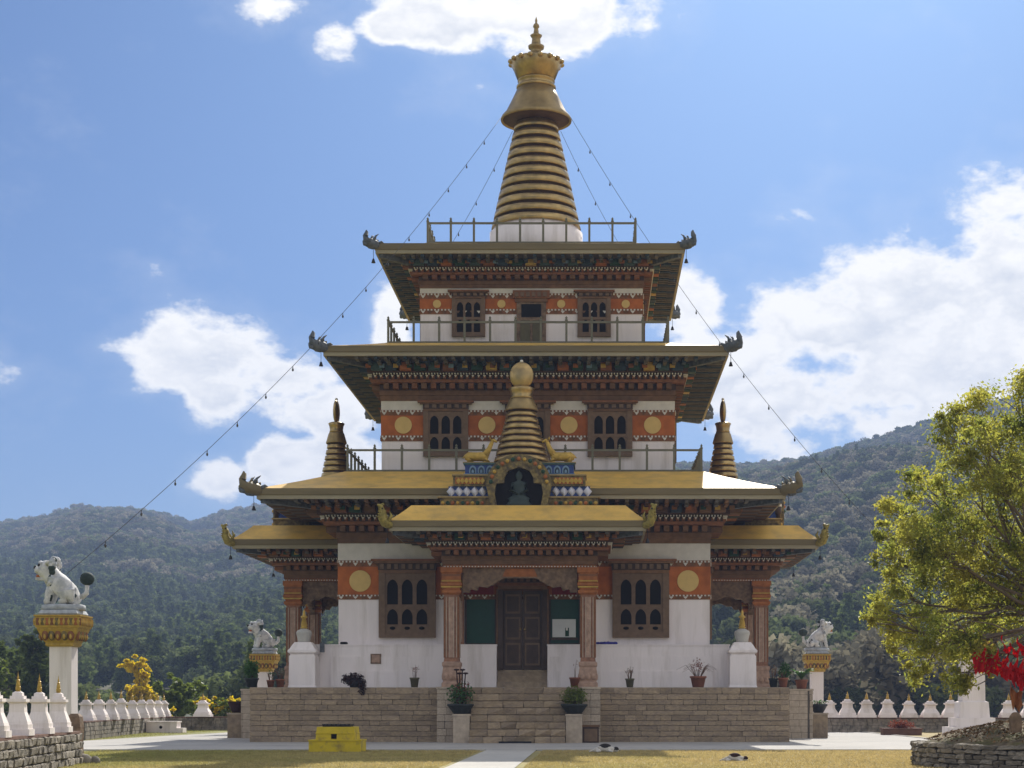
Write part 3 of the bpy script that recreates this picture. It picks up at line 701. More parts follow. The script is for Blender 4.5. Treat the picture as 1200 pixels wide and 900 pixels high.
    for s in (-1, 1):
        for i in range(3):
            x = s*(1.25+.36*i); A = arch_pts(x-.15, x+.15, 11.42, 11.75); B = arch_pts(x-.10, x+.10, 11.42, 11.67)
            mb.prism(A, -11.875, -11.85, paleb); mb.prism(B, -11.89, -11.876, navy); mb.prism(arch_pts(x-.05, x+.05, 11.43, 11.57), -11.9, -11.891, paleb)
    mb.build('blue_arch_course', sh)
    # portal with niche
    def horseshoe(rx, z0, zc, rz, n=16): return [(-rx*.86, z0)]+[(rx*math.cos(math.pi-math.pi*i/n), zc+rz*math.sin(math.pi*i/n)) for i in range(n+1)]+[(rx*.86, z0)]
    o_ = horseshoe(1.38, 9.94, 10.85, 1.32); i_ = [(-.92, 9.96), (-1.02, 10.5), (-.95, 10.92), (-.62, 10.95), (-.60, 11.2), (-.45, 11.46), (0, 11.62), (.45, 11.46), (.60, 11.2), (.62, 10.95), (.95, 10.92), (1.02, 10.5), (.92, 9.96)]
    mb = fr(); hl = len(o_)//2; hi = len(i_)//2
    mb.prism(o_[:hl+1]+list(reversed(i_[:hi+1])), -12.36, -11.8, ornate); mb.prism(list(reversed(o_[hl:]))+i_[hi:], -12.36, -11.8, ornate)
    for i in range(15):
        a = math.pi*(i+.5)/15; mb.ball((1.18*math.cos(a), -12.37, 10.88+1.08*math.sin(a)), .09, [goldp, orange, dgreen][i % 3], 8, 6)
    po = mb.build('portal', sh)
    mb = fr(); mb.prism([(x*1.02, z) for x, z in i_], -12.10, -12.065, dark); mb.build('niche_back', sh)
    mb = fr()                                         # seated figure in the niche
    mb.lathe([(.50, 9.97), (.55, 10.05), (.45, 10.15), (.42, 10.2), (.47, 10.32), (.30, 10.42), (.24, 10.6), (.29, 10.85), (.25, 11.0), (.09, 11.05), (.08, 11.1), (.14, 11.16), (.155, 11.27), (.11, 11.38), (.05, 11.44), (0, 11.5)], figure_m, 16, (0, -12.18, 0), sy=.35)
    mb.tube([(-.26, -12.20, 10.95), (-.36, -12.28, 10.65), (-.05, -12.32, 10.5)], [.09, .075, .05], figure_m); mb.tube([(.26, -12.20, 10.95), (.36, -12.28, 10.65), (.05, -12.32, 10.5)], [.09, .075, .05], figure_m)
    mb.build('seated_figure', sh)
    # porch spire on its block
    mb = fr(); mb.box(-1.45, 1.45, -10.9, -8.2, 10.9, 11.95, ornate); mb.lathe([(1.36, 11.93), (1.36, 12.02), (1.24, 12.1), (1.24, 12.14)], ornate, 32, (0, -9.5, 0)); mb.build('spire_base', temple)
    cc_ = RK(k) @ Vector((0, -9.5, 0))
    gm = goldm
    g = 1.0 if k == 0 else .70
    core = spire(temple, tuple(cc_), 1.22*g, .60*g, 12.12, 14.40, 8, [
        ('umbrella_soffit', [(.4*g, 14.40), (.68*g, 14.44), (.68*g, 14.46)], umb, 28), ('umbrella', [(.66*g, 14.46), (.71*g, 14.42), (.73*g, 14.48), (.56*g, 14.9), (.50*g, 14.97)], brass, 28),
        ('bowl', [(.46*g, 14.97), (.50*g, 15.0), (.46*g, 15.08), (.50*g, 15.3), (.58*g, 15.42), (.50*g, 15.46), (.3*g, 15.5)], goldm, 24)], seg=32)
    mb = fr(); mb.ball((0, -9.5, 16.0), .53, goldm, 20, 14, (1, .30, 1.12)); mb.ball((0, -9.5, 16.62), .075, cream, 8, 6); mb.build('sun_disc', core)
    # pair of gilded deer on the shrine
    for s in ((-1, 1) if k == 0 else ()):
        T = RK(k) @ Matrix.Translation((s*1.72, -11.55, 11.86)) @ Matrix.Scale(-s, 4, (1, 0, 0))   # local +x looks to the middle
        mb = MB(); mb.T = T; mb.box(-.68, .62, -.22, .22, 0, .05, brass)
        mb.tube([(-.62, 0, .26), (-.45, 0, .30), (-.1, 0, .30), (.22, 0, .30), (.36, 0, .36)], [.10, .20, .19, .20, .12], goldp, 10)
        mb.tube([(.26, 0, .36), (.42, 0, .62), (.54, 0, .90), (.56, 0, .96)], [.17, .105, .08, .07], goldp, 10)
        mb.tube([(.50, 0, .97), (.62, 0, .99), (.76, 0, .92)], [.085, .08, .04], goldp, 8)
        for y in (-.06, .06): mb.tube([(.50, y, 1.02), (.44, y*2.6, 1.13)], [.04, .012], goldp, 6)
        for y in (-.13, .13):
            mb.tube([(.25, y, .22), (.42, y, .10), (.20, y, .07)], [.08, .05, .035], goldp, 6); mb.tube([(-.45, y, .22), (-.28, y*1.3, .10), (-.52, y*1.2, .07)], [.11, .06, .035], goldp, 6)
        mb.tube([(-.60, 0, .32), (-.70, 0, .24)], [.05, .02], goldp, 6)
        mb.build('deer', sh)
    if k != 0:
        pass
# small painted post on the side roofs below the main eave
for s in (-1, 1):
    mb = MB(); mb.lathe([(.10, 10.4), (.10, 10.62), (.15, 10.64), (.15, 11.0), (.10, 11.02)], darkwood, 12, (s*11.9, -3.0, 0)); mb.lathe([(.17, 11.0), (.17, 11.1), (.0, 11.12)], cream, 12, (s*11.9, -3.0, 0)); mb.build('roof_lantern', temple)
# ================================================================== GROUND
mb = MB(); mb.box(-1, 1, -1, 1, -1, 0, grass_m)
gm_ = MB(); n = 40
vs = []; fs = []
for j in range(n+1):
    for i in range(n+1):
        vs.append((-3000+6000*i/n, -3000+6000*j/n, 0))
for j in range(n):
    for i in range(n): a = j*(n+1)+i; fs.append((a, a+1, a+n+2, a+n+1))
gm_.add(vs, fs, grass_m); structure('lawn', gm_)
pv = MB(); pv.add([(-18.0, TY-25.0+.3, .02), (18.7, TY-25.0+.3, .02), (18.7, TY+23, .02), (-17.6, TY+23, .02), (-17.9, TY+13, .02), (-18.6, TY+4, .02), (-19.4, TY-10, .02), (-19.0, TY-19, .02)], [tuple(range(8))], paving)
structure('pavement', pv)
pth = MB(); pth.add([(-.55, -60, .016), (1.25, -60, .016), (1.15, TY-24.69, .016), (-.6, TY-24.69, .016)], [(0, 1, 2, 3)], concrete); structure('path', pth)
kb = MB()
for x0, x1 in ((-18.0, -.62), (1.17, 18.9)): kb.box(x0, x1, TY-25.0, TY-24.70, -.05, .05, concrete)
kb.box(18.7, 18.9, TY-24.69, TY+23, -.05, .05, concrete); structure('kerb', kb)

# grass blades near the camera
def blades(name, n, box, h):
    x = np.random.uniform(box[0], box[1], n); y = np.random.uniform(box[2], box[3], n)
    keep = ~((x > -.75) & (x < 1.4)); x, y = x[keep], y[keep]; n = len(x)
    a = np.random.uniform(0, 6.28, n); hh = h*np.random.uniform(.5, 1.3, n); w = .012
    v = np.empty((n, 3, 3)); v[:, 0] = np.stack([x-w*np.cos(a), y-w*np.sin(a), np.zeros(n)], 1); v[:, 1] = np.stack([x+w*np.cos(a), y+w*np.sin(a), np.zeros(n)], 1)
    v[:, 2] = np.stack([x+np.random.normal(0, .03, n), y+np.random.normal(0, .03, n), hh], 1)
    me = bpy.data.meshes.new(name); me.vertices.add(n*3); me.vertices.foreach_set('co', v.ravel()); me.loops.add(n*3); me.loops.foreach_set('vertex_index', np.arange(n*3, dtype=np.int32))
    me.polygons.add(n); me.polygons.foreach_set('loop_start', np.arange(0, n*3, 3, dtype=np.int32)); me.polygons.foreach_set('loop_total', np.full(n, 3, dtype=np.int32)); me.materials.append(blade_m); me.update(calc_edges=True)
    link(name, me, kind='stuff')
blades('grass', 150000, (-14, 17, -30, TY-25.02), .05)
blades('grass', 50000, (-40, -19.6, -10, 40), .06)

# ================================================================== STONE TERRACE
ter = thing('stone_terrace', (0, TY, 0), 'brown stone block terrace with front stairs that carries the temple', 'terrace')
PH = 11.5
mb = MB(); mb.box(-PH+.06, PH-.06, -PH+.06, PH-.06, 0, PZ-.02, mortar); mb.box(-PH+.02, PH-.02, -PH+.02, PH-.02, PZ-.02, PZ-.002, paving); mb.build('core', ter)
SB = [stone_mesh('terrace_block', stone, i, .06, .025) for i in range(6)]
SBL = [stone_mesh('pier_block', stone_l, 20+i, .05, .02) for i in range(4)]
rs = random.Random(3)
def course_wall(parent, T, x0, x1, zs, lmin, lmax, dep, protos, name='stone', joint=.014, stuff=False):
    mbs = MB() if stuff else None
    for j in range(len(zs)-1):
        x = x0; z0, z1 = zs[j], zs[j+1]
        while x < x1-.02:
            L = rs.uniform(lmin, lmax)
            if x+L > x1-lmin*.6: L = x1-x
            c = Vector((x+L/2, 0, (z0+z1)/2)); sc = (L-joint, dep+rs.uniform(-.02, .03), z1-z0-joint)
            if stuff:
                p = T @ c; ax = T.to_3x3() @ Vector((sc[0]/2, 0, 0)); ay = T.to_3x3() @ Vector((0, sc[1]/2, 0)); mbs.obox(p, ax, ay, (0, 0, sc[2]/2), protos)
            else:
                o = link(name, rs.choice(protos), parent, T @ c, None, T.to_euler(), sc)
            x += L
    if stuff: return mbs.build(name, parent, kind='stuff')
zs = [0, .26, .48, .72, .92, 1.16, 1.36, 1.60, 1.82, 2.06, PZ]
for k in range(4):
    for s in (-1, 1):
        if k == 0:
            T = Matrix.Translation((0, -PH+.08, 0)); a, b = (-PH, -3.42) if s < 0 else (3.42, PH)
            course_wall(ter, T, a, b, zs, .42, .84, .16, SB)
        else:
            T = RK(k) @ Matrix.Translation((0, -PH+.08, 0)); a, b = (-PH+.17, -3.42) if s < 0 else (3.42, PH-.17)
            course_wall(ter, T, a, b, zs, .6, 1.0, .16, stone, 'stone_facing', stuff=True)
for k in (0, 1, 2, 3):
    run = 1.1 if k in (0, 2) else 2.0                 # piers flanking the stairs
    for s in (-1, 1):
        x = s*3.05; T = RK(k)
        mb = MB(); mb.T = T; mb.box(x-.34, x+.34, -PH-run+.05, -PH+.2, 0, PZ-.02, mortar); pier = mb.build('stair_pier', ter)
        course_wall(pier, T @ Matrix.Translation((x, -PH-run+.08, 0)), -.38, .38, [0, .3, .6, .9, 1.2, 1.5, 1.8, 2.08, PZ-.08], .3, .46, .15, SBL)
        for q in (-1, 1):
            TT = T @ Matrix.Translation((x+q*.32, -PH-run/2+.1, 0)) @ Matrix.Rotation(R(90)*q, 4, 'Z')
            course_wall(pier, TT, -run/2, run/2-.15, [0, .3, .6, .9, 1.2, 1.5, 1.8, 2.08, PZ-.08], .4, .6, .12, stone_l, 'stone_facing', stuff=True)
        mb = MB(); mb.T = T; mb.box(x-.40, x+.40, -PH-run-.03, -PH+.1, PZ-.08, PZ+.004, stone_l); mb.build('cap_stone', pier)
        mb = MB(); mb.T = T; x2 = s*2.34; mb.box(x2-.34, x2+.34, -PH-run-.80, -PH-run+.02, 0, 1.14, stone_l if k == 0 else stone); mb.box(x2-.37, x2+.37, -PH-run-.83, -PH-run+.03, 1.14, 1.22, stone_l); mb.build('cheek_block', ter)
    if k != 2:
        for i in range(8):
            xh = 1.98 if i < 5 else 2.62; d1 = PH+2.45-.30*i if k == 0 else PH+2.6-.3*i
            nst = 6; w = 2*xh/nst; off = .3*(i % 2)*w
            xs = [-xh]+sorted(-xh+w*(j+1)+off*.6+rs.uniform(-.08, .08) for j in range(nst-1))+[xh]
            for j in range(nst):
                o = link('step_stone', rs.choice(SB), ter, RK(k) @ Vector(((xs[j]+xs[j+1])/2, -(d1+PH-.6)/2+rs.uniform(-.012, .012), PZ*(i+.5)/8)), None, (0, 0, k*math.pi/2), (xs[j+1]-xs[j]-.012, d1-PH+.6, PZ/8-.006))
mb = MB(); mb.box(-.75, .60, -PH-2.62, -PH-2.47, 0.022, .10, blackm); mb.build('step_mat', ter)  # dark mat lying at the foot of the front stairs

# ================================================================== SMALL THINGS ON AND ROUND THE TERRACE
def chorten_parts(root, s=1.0):
    """small stepped white stupa with a gilded spire; local origin at its base"""
    mb = MB(); mb.sqloft([(.52*s, 0), (.52*s, .15*s), (.46*s, .15*s), (.46*s, .26*s)], white); mb.build('base', root)
    mb = MB(); mb.sqloft([(.44*s, .26*s), (.42*s, .32*s), (.29*s, .54*s), (.27*s, .74*s), (.36*s, .78*s), (.36*s, .85*s), (.26*s, .85*s), (.26*s, .92*s), (.19*s, .92*s), (.18*s, .99*s), (.10*s, 1.02*s)], white); mb.build('body', root)
    mb = MB(); mb.lathe([(.10*s, 1.00*s), (.11*s, 1.03*s), (.075*s, 1.04*s), (.10*s, 1.06*s), (.095*s, 1.13*s), (.075*s, 1.14*s), (.085*s, 1.16*s), (.06*s, 1.25*s), (.045*s, 1.26*s), (.075*s, 1.28*s), (.03*s, 1.30*s), (.04*s, 1.35*s), (.02*s, 1.38*s), (.0, 1.50*s)], goldp, 12, smooth=False); mb.build('spire', root)
ORD = ('nearest', 'second', 'third', 'fourth', 'fifth', 'sixth', 'seventh', 'eighth', 'ninth', 'tenth')
ORDL = ('leftmost',)+ORD[1:]
G1 = 'white chortens on the near stone wall'; G2 = 'white chortens on the far left wall'; G3 = 'white chortens on the right wall'
WZ = .83
def wall_line(pa, pb, t): return Vector(pa).lerp(Vector(pb), t)
near_rz = math.atan2(-11.0+9.35, 47.5-34.0); near_rz = -math.atan2(-1.65, 13.5)
ch0 = thing('chorten', (-9.85, CY+38.0, WZ+.06), 'white chorten with gold spire on the near stone wall, cut off by the photo edge', 'chorten', G1, rz=near_rz); chorten_parts(ch0)
for i, (x, D_) in enumerate(((-10.15, 40.5), (-10.45, 43.0), (-10.75, 45.5))):
    ch0.scale = (.6, .6, 1.0); dup(ch0, (x, CY+D_, WZ+.06), 'white chorten with gold spire on the near stone wall, '+('second from the photo edge', 'third from the photo edge', 'nearest to the end post')[i])
far_rz = -math.atan2(-2.8, 28)
for i, u in enumerate((101, 116, 130, 142, 155, 166, 176, 185, 192)):
    t = i/8; D_ = 1/((1-t)/82+t/112); p = at(u, 826, D_)
    dup(ch0, (p.x, p.y, .86), f'small white chorten on the far left wall, {ORD[i] if i < 8 else "the last one"} from the near end', far_rz+rs.uniform(-.06, .06), (.80*rs.uniform(.95, 1.05), .80, rs.uniform(.95, 1.06)), G2)
p = at(238, 826, 109); ch0.scale = (.6, .6, 1.0); dup(ch0, (p.x, p.y, .86), 'lone white chorten on the dark stone back wall by the yellow shrubs', 0, 1.0, G2)
for i, u in enumerate((972, 993, 1015.5, 1040, 1065, 1090, 1114, 1138, 1182, 1206)):
    p = at(u, 826, 102); dup(ch0, (p.x, p.y, .86), 'white chorten on the right wall, '+(('beside the lion pillar', 'second', 'third', 'fourth', 'fifth', 'sixth', 'seventh', 'eighth', 'just right of the white tiered pillar', 'at the photo edge')[i])+(' from the left' if 0 < i < 8 else ''), rs.uniform(-.07, .07), (rs.uniform(.94, 1.05), 1.0, rs.uniform(.95, 1.06)), G3)

# corner chortens of the temple, larger
def corner_chorten(x, y, label):
    t = thing('chorten', (x, y, PZ), label, 'chorten', 'large corner chortens on the terrace', scale=.93)
    mb = MB(); mb.sqloft([(.66, 0), (.62, .12), (.60, 1.45), (.58, 1.5)], white); mb.build('base', t)
    mb = MB(); mb.sqloft([(.56, 1.5), (.56, 1.56), (.66, 1.64), (.66, 1.74), (.60, 1.78), (.48, 1.98), (.38, 2.12)], white); mb.build('body', t)
    mb = MB(); mb.lathe([(.29, 2.12), (.28, 2.2), (.36, 2.5), (.37, 2.58), (.33, 2.66), (.18, 2.74), (.10, 2.78)], concrete, 20); mb.build('dome', t)
    mb = MB(); mb.lathe([(.14, 2.76), (.18, 2.82), (.12, 2.86), (.16, 2.9), (.09, 3.25), (.16, 3.28), (.15, 3.34), (.07, 3.4), (.06, 3.55), (.0, 3.68)], goldp, 14); mb.build('spire', t)
    return t
corner_chorten(-9.47, TY-9.75, 'large white chorten with gold spire at the left front corner of the temple')
c2 = corner_chorten(9.62, TY-9.75, 'large white chorten with gold spire at the right front corner of the temple')

# perimeter walls of rubble stone
RB = [stone_mesh('rubble_block', rubble, 40+i, .14, .09) for i in range(8)]
def rubble_wall(name, pa, pb, h, label, stones=True, th=.5, side=1, courses=4, cat='wall'):
    pa = Vector(pa); pb = Vector(pb); d = pb-pa; L = d.length; a = math.atan2(d.y, d.x)
    w = thing(name, (pa.x, pa.y, 0), label, cat, rz=a)
    mb = MB(); mb.box(0, L, -th/2+.05, th/2-.05, -.1, h, mortar if stones else rubble); mb.build('core', w)
    mb = MB(); nseg = max(2, int(L/1.4)); 
    for i in range(nseg): mb.box(L*i/nseg+.008, L*(i+1)/nseg-.008, -th/2-.06, th/2+.06, h, h+.055+.008*(i % 3), coping)
    mb.build('coping', w)
    if stones:
        y = -th/2+.03 if side > 0 else th/2-.03
        zs = [0]
        for j in range(courses): zs.append(h*(j+1)/courses)
        x = 0
        for j in range(courses):
            x = 0
            while x < L-.05:
                l = rs.uniform(.22, .55); l = min(l, L-x)
                link('stone', rs.choice(RB), w, (x+l/2, y, (zs[j]+zs[j+1])/2+rs.uniform(-.01, .01)), None, (0, rs.uniform(-.06, .06), 0), (l-.02, .26+rs.uniform(-.04, .05), (zs[j+1]-zs[j])-.015))
                x += l
    else:
        mb = MB(); course = int(h/.2)
        for sgn in (-1, 1):
            for j in range(course):
                x = 0
                while x < L:
                    l = min(rs.uniform(.25, .6), L-x+.01); mb.obox((x+l/2, sgn*(th/2-.03), h*(j+.5)/course), (l/2-.012, 0, 0), (0, .07+rs.uniform(0, .035), 0), (0, 0, h/course/2-.01), rubble); x += l
        mb.build('stone_facing', w, kind='stuff')
    return w
rubble_wall('stone_wall', (-9.0, CY+31.0), (-11.0, CY+47.3), WZ, 'rubble stone wall with brown coping at the left photo edge carrying white chortens')
fp = thing('end_post', (-10.98, CY+47.75, 0), 'rough upright stone post at the end of the near rubble wall', 'post')
mb = MB(); mb.sqloft([(.20, -.05), (.17, .5), (.19, 1.0), (.16, 1.28), (.10, 1.36)], carve); mb.build('slab', fp)
mb = MB(); mb.ball((.25, -.15, .10), .22, rubble, 9, 6, (1.2, 1, .8)); mb.ball((-.2, -.2, .08), .18, rubble, 9, 6, (1.2, 1, .8)); mb.ball((.55, -.05, .06), .15, rubble, 9, 6); mb.build('footing_stone', fp)
pA = at(92, 826, 79); pB = at(199, 826, 114)
rubble_wall('perimeter_wall', (pA.x, pA.y), (pB.x, pB.y), .80, 'long stone wall behind the left lawn under a row of white chortens', stones=False)
pC = at(272, 826, 109.5)
rubble_wall('back_wall', (pB.x+.6, at(0, 826, 109.5).y), (pC.x+8, pC.y), .80, 'dark stone wall left of the terrace with one white chorten on it', stones=False)
pD = at(966, 826, 102); rubble_wall('perimeter_wall', (pD.x, pD.y), (pD.x+20, pD.y), .80, 'stone wall right of the temple under a row of white chortens', stones=False)

# low whitewashed water tank by the left wall
wt = thing('water_tank', (at(193, 826, 100).x, at(193, 826, 100).y, 0), 'low whitewashed block with a dark hole in front of the far left wall', 'tank')
mb = MB(); mb.box(-.95, .80, -.5, .5, 0, .60, white); mb.box(-1.0, .85, -.55, .55, .60, .67, white); mb.build('block', wt)
mb = MB(); mb.box(.80, 1.15, -.5, .4, 0, .28, white); mb.build('step', wt)
mb = MB(); mb.T = Matrix.Translation((-.1, -.5, .33)) @ Matrix.Rotation(R(90), 4, 'X'); mb.lathe([(.09, 0), (.09, .01)], dark, 12); mb.build('hole', wt)

# ------------------------------------------------------------------ lion statues on pillars
def lion_pillar(loc, label, base=False):
    t = thing('pillar', loc, label, 'pillar', 'white pillars with gilded capitals')
    mb = MB(); mb.sqloft([(.55, 0), (.55, .3), (.44, .3), (.44, 3.42)], white); mb.build('shaft', t)
    mb = MB(); mb.sqloft([(.48, 3.42), (.56, 3.46), (.56, 3.54), (.60, 3.58), (.82, 3.95), (.82, 4.0)], goldp); mb.build('capital', t)
    mb = MB()
    for q in range(4):
        mb.T = RK(q)
        for i in range(5):
            x = -.56+i*.28; mb.ball((x*.92, -.72, 3.78), .15, [wood2, ornate][i % 2], 8, 6, (.95, .7, 1.25)); mb.ball((x*.92, -.79, 3.74), .07, goldp, 6, 5, (.9, .7, 1.3))
    mb.build('petal_band', t, kind='stuff')
    mb = MB(); mb.sqloft([(.86, 4.0), (.88, 4.04), (.88, 4.34), (.92, 4.36), (.92, 4.40)], goldp)
    for q in range(4):
        mb.T = RK(q)
        for i in range(9): x = -.76+i*.19; mb.box(x-.06, x+.06, -.915, -.881, 4.08, 4.30, [wood2, ornate, orange][i % 3]); mb.obox((x+.095, -.91, 4.19), (.03, 0, .06), (0, .03, 0), (-.03, 0, .06), goldp)
    mb.build('capital_frieze', t, kind='stuff')
    mb = MB(); mb.sqloft([(.74, 4.40), (.78, 4.45), (.70, 4.56)], plinthg); mb.build('top_slab', t)
    return t
def lion(loc, label, rz, scale=1.0):
    """seated snow lion, local +x forward"""
    t = thing('lion_statue', loc, label, 'statue', 'white lion statues on pillars', rz=rz, scale=scale)
    mb = MB(); mb.lathe([(.66, 0), (.70, .05), (.68, .16), (.58, .19)], plinthg, 18, sy=.75); mb.build('plinth', t)
    V = [(-.38,0,.42), (-.15,0,.62), (.12,0,.82), (.30,0,.98), (.42,0,1.16), (.50,0,1.26), (.68,0,1.24), (.80,0,1.20)]
    E = [(i, i+1) for i in range(7)]; Rd = [.33,.31,.35,.34,.30,.33,.27,.22]
    for y in (-1, 1):
        b = len(V); V += [(.30, y*.20, .72), (.40, y*.22, .48), (.42, y*.22, .26), (.56, y*.22, .24)]; E += [(2, b), (b, b+1), (b+1, b+2), (b+2, b+3)]; Rd += [.19,.15,.13,.12]
        b = len(V); V += [(-.30, y*.28, .40), (-.02, y*.32, .46), (-.16, y*.32, .28), (.08, y*.32, .25)]; E += [(0, b), (b, b+1), (b+1, b+2), (b+2, b+3)]; Rd += [.25,.19,.13,.12]
    skin_obj('body', V, E, Rd, lionw, t)
    mb = MB(); mb.ball((.50, 0, 1.30), .30, lionw, 16, 12, (1, .95, .95)); mb.ball((.71, 0, 1.27), .20, lionw, 14, 10, (1.0, 1.15, .78)); mb.tube([(.60, -.2, 1.46), (.72, 0, 1.50), (.60, .2, 1.46)], [.05, .08, .05], lionw, 7); mb.box(.55, .84, -.16, .16, .96, 1.04, lionw); mb.box(.57, .82, -.13, .13, 1.04, 1.12, rust)
    hd = mb.build('head', t)
    for y in (-1, 1):
        m_ = MB(); m_.ball((.72, y*.15, 1.42), .055, blackm, 8, 6); m_.build('eye', hd)
        m_ = MB(); m_.tube([(.42, y*.26, 1.46), (.34, y*.38, 1.54)], [.10, .03], lionw, 6); m_.build('ear', hd)
    m_ = MB(); m_.ball((.88, 0, 1.35), .07, blackm, 8, 6); m_.build('nose', hd)
    mb = MB(); r_ = random.Random(2)
    for i in range(90):
        a = r_.uniform(-2.4, 2.4); z = r_.uniform(.78, 1.62); rad = .34
        mb.ball((.36-(z-1.15)*.1-abs(math.sin(a*.5))*.1, math.sin(a)*rad, z), r_.uniform(.07, .115), [lionw, plinthg, lionw, lionw, plinthg, liond][i % 6], 7, 5)
    for y in (-.27, .27):
        mb.tube([(.34, y, .66), (.30, y*1.05, .45), (.34, y, .28)], [.06, .05, .04], liond, 6); mb.tube([(-.34, y*1.2, .62), (-.46, y*1.0, .45), (-.36, y*1.15, .30)], [.05, .05, .03], liond, 6)
    mb.build('mane_curls', t, kind='stuff')
    mb = MB(); mb.tube([(-.55, 0, .40), (-.72, 0, .55), (-.74, 0, .78), (-.70, 0, .92)], [.09, .08, .07, .06], lionw); tl = mb.build('tail', t)
    mb = MB(); mb.ball((-.74, 0, 1.0), .21, liond, 12, 9, (1.1, 1, 1)); mb.build('tail_tuft', tl)
    return t
LP = [((-13.5, CY+55, 0), 'white pillar with gold and red capital behind the near chorten row', 'white and dark lion statue with round tail tuft on the nearest left pillar', R(180)),
      ((-15.1, CY+97, 0), 'white pillar with gold capital half hidden left of the temple porch', 'small white lion statue just left of the temple porch columns', R(205)),
      ((15.5, CY+97, 0), 'white pillar with gold capital right of the temple beside the bowl planter', 'white lion statue facing right on the pillar beside the right wall', R(10))]
for i, (l, a, b, rz) in enumerate(LP):
    lion_pillar(l, a).scale = (.78, .78, 1.0); lion((l[0], l[1], 4.56), b, rz, 1.0 if i == 0 else 1.05)
# stepped white pillar behind the tree (its top hides in the leaves)
sp_ = thing('tiered_pillar', (17.2, CY+65, 0), 'white tiered pillar standing behind the drooping tree branches on the right', 'pillar')
mb = MB(); mb.box(-.92, .92, -.9, .9, 0, .78, white); mb.box(-.72, .72, -.72, .72, .78, 1.12, white); mb.build('base', sp_)
mb = MB(); mb.sqloft([(.56, 1.12), (.52, 1.7), (.42, 1.75), (.40, 3.42)], white); mb.build('shaft', sp_)
mb = MB(); mb.sqloft([(.48, 3.42), (.56, 3.46), (.60, 3.58), (.82, 3.95), (.90, 4.0), (.90, 4.4)], goldp); mb.build('capital', sp_)

# ------------------------------------------------------------------ yellow burner box on the front pavement
yb = thing('incense_burner', (at(392, 826, 58.6).x, CY+59.4, 0.02), 'yellow painted brick incense burner with dark iron top on the front pavement', 'burner')
mb = MB(); mb.box(-.88, .86, -.72, .72, 0, .40, yellow); mb.build('base', yb)
mb = MB(); mb.sqloft([(.66, .40), (.645, .60), (.66, .605), (.66, .64), (.64, .645), (.62, .84)], yellow); mb.build('body', yb)
mb = MB(); mb.box(-.90, .88, -.74, .74, .36, .41, yellow); mb.build('ledge', yb)
mb = MB(); mb.box(-.46, .46, -.42, .42, .84, .90, blackm)
for i in range(7): mb.box(-.48+i*.15, -.42+i*.15, -.44, .44, .90, .93, blackm)
mb.build('grate', yb)
mb = MB(); mb.box(-.13, .05, -.675, -.645, .44, .60, dark); mb.build('vent', yb)

# ------------------------------------------------------------------ sleeping dogs
def dog(loc, label, rz, m1, m2, scale):
    t = thing('dog', loc, label, 'dog', 'dogs asleep on the lawn', rz=rz, scale=scale)
    V = [(-.34,0,.14), (-.12,0,.17), (.12,0,.18), (.26,0,.16), (.38,.02,.13), (.50,.04,.10), (.60,.05,.07)]; E = [(i, i+1) for i in range(6)]; Rd = [.13,.145,.15,.11,.09,.09,.05]
    for y, dy in ((-.10, -.16), (-.05, -.12)):
        b = len(V); V += [(.22, y, .09), (.30, y-.16, .06), (.42, y-.22, .05)]; E += [(3, b), (b, b+1), (b+1, b+2)]; Rd += [.06,.04,.035]
        b = len(V); V += [(-.30, y, .10), (-.12, y-.16, .07), (-.30, y-.24, .05)]; E += [(0, b), (b, b+1), (b+1, b+2)]; Rd += [.09,.055,.035]
    b = len(V); V += [(-.48, -.02, .08), (-.62, -.10, .04)]; E += [(0, b), (b, b+1)]; Rd += [.045, .025]
    skin_obj('body', V, E, Rd, m1, t)
    mb = MB(); mb.ball((.49, .04, .145), .105, m2, 10, 8, (1.1, .9, .95)); mb.tube([(.47, .10, .16), (.44, .16, .10)], [.045, .02], m2, 6); mb.tube([(.47, -.02, .17), (.44, -.08, .11)], [.045, .02], m2, 6); mb.ball((.645, .055, .075), .022, blackm, 6, 5); mb.build('head_fur', t)
    mb = MB(); mb.ball((.04, .01, .25), .17, m2, 12, 8, (1.5, .95, .75)); mb.build('saddle_patch', t)
p = at(708, 826, 58.0); dog((p.x, p.y, .02), 'black-backed white dog asleep on the pavement edge in front of the stairs', R(-8), dogw, dogb, .80)
p = at(860, 826, 49.3); dog((p.x, p.y, .0), 'white dog with dark head asleep on the lit lawn', R(-12), dogw, darkleaf, .66)

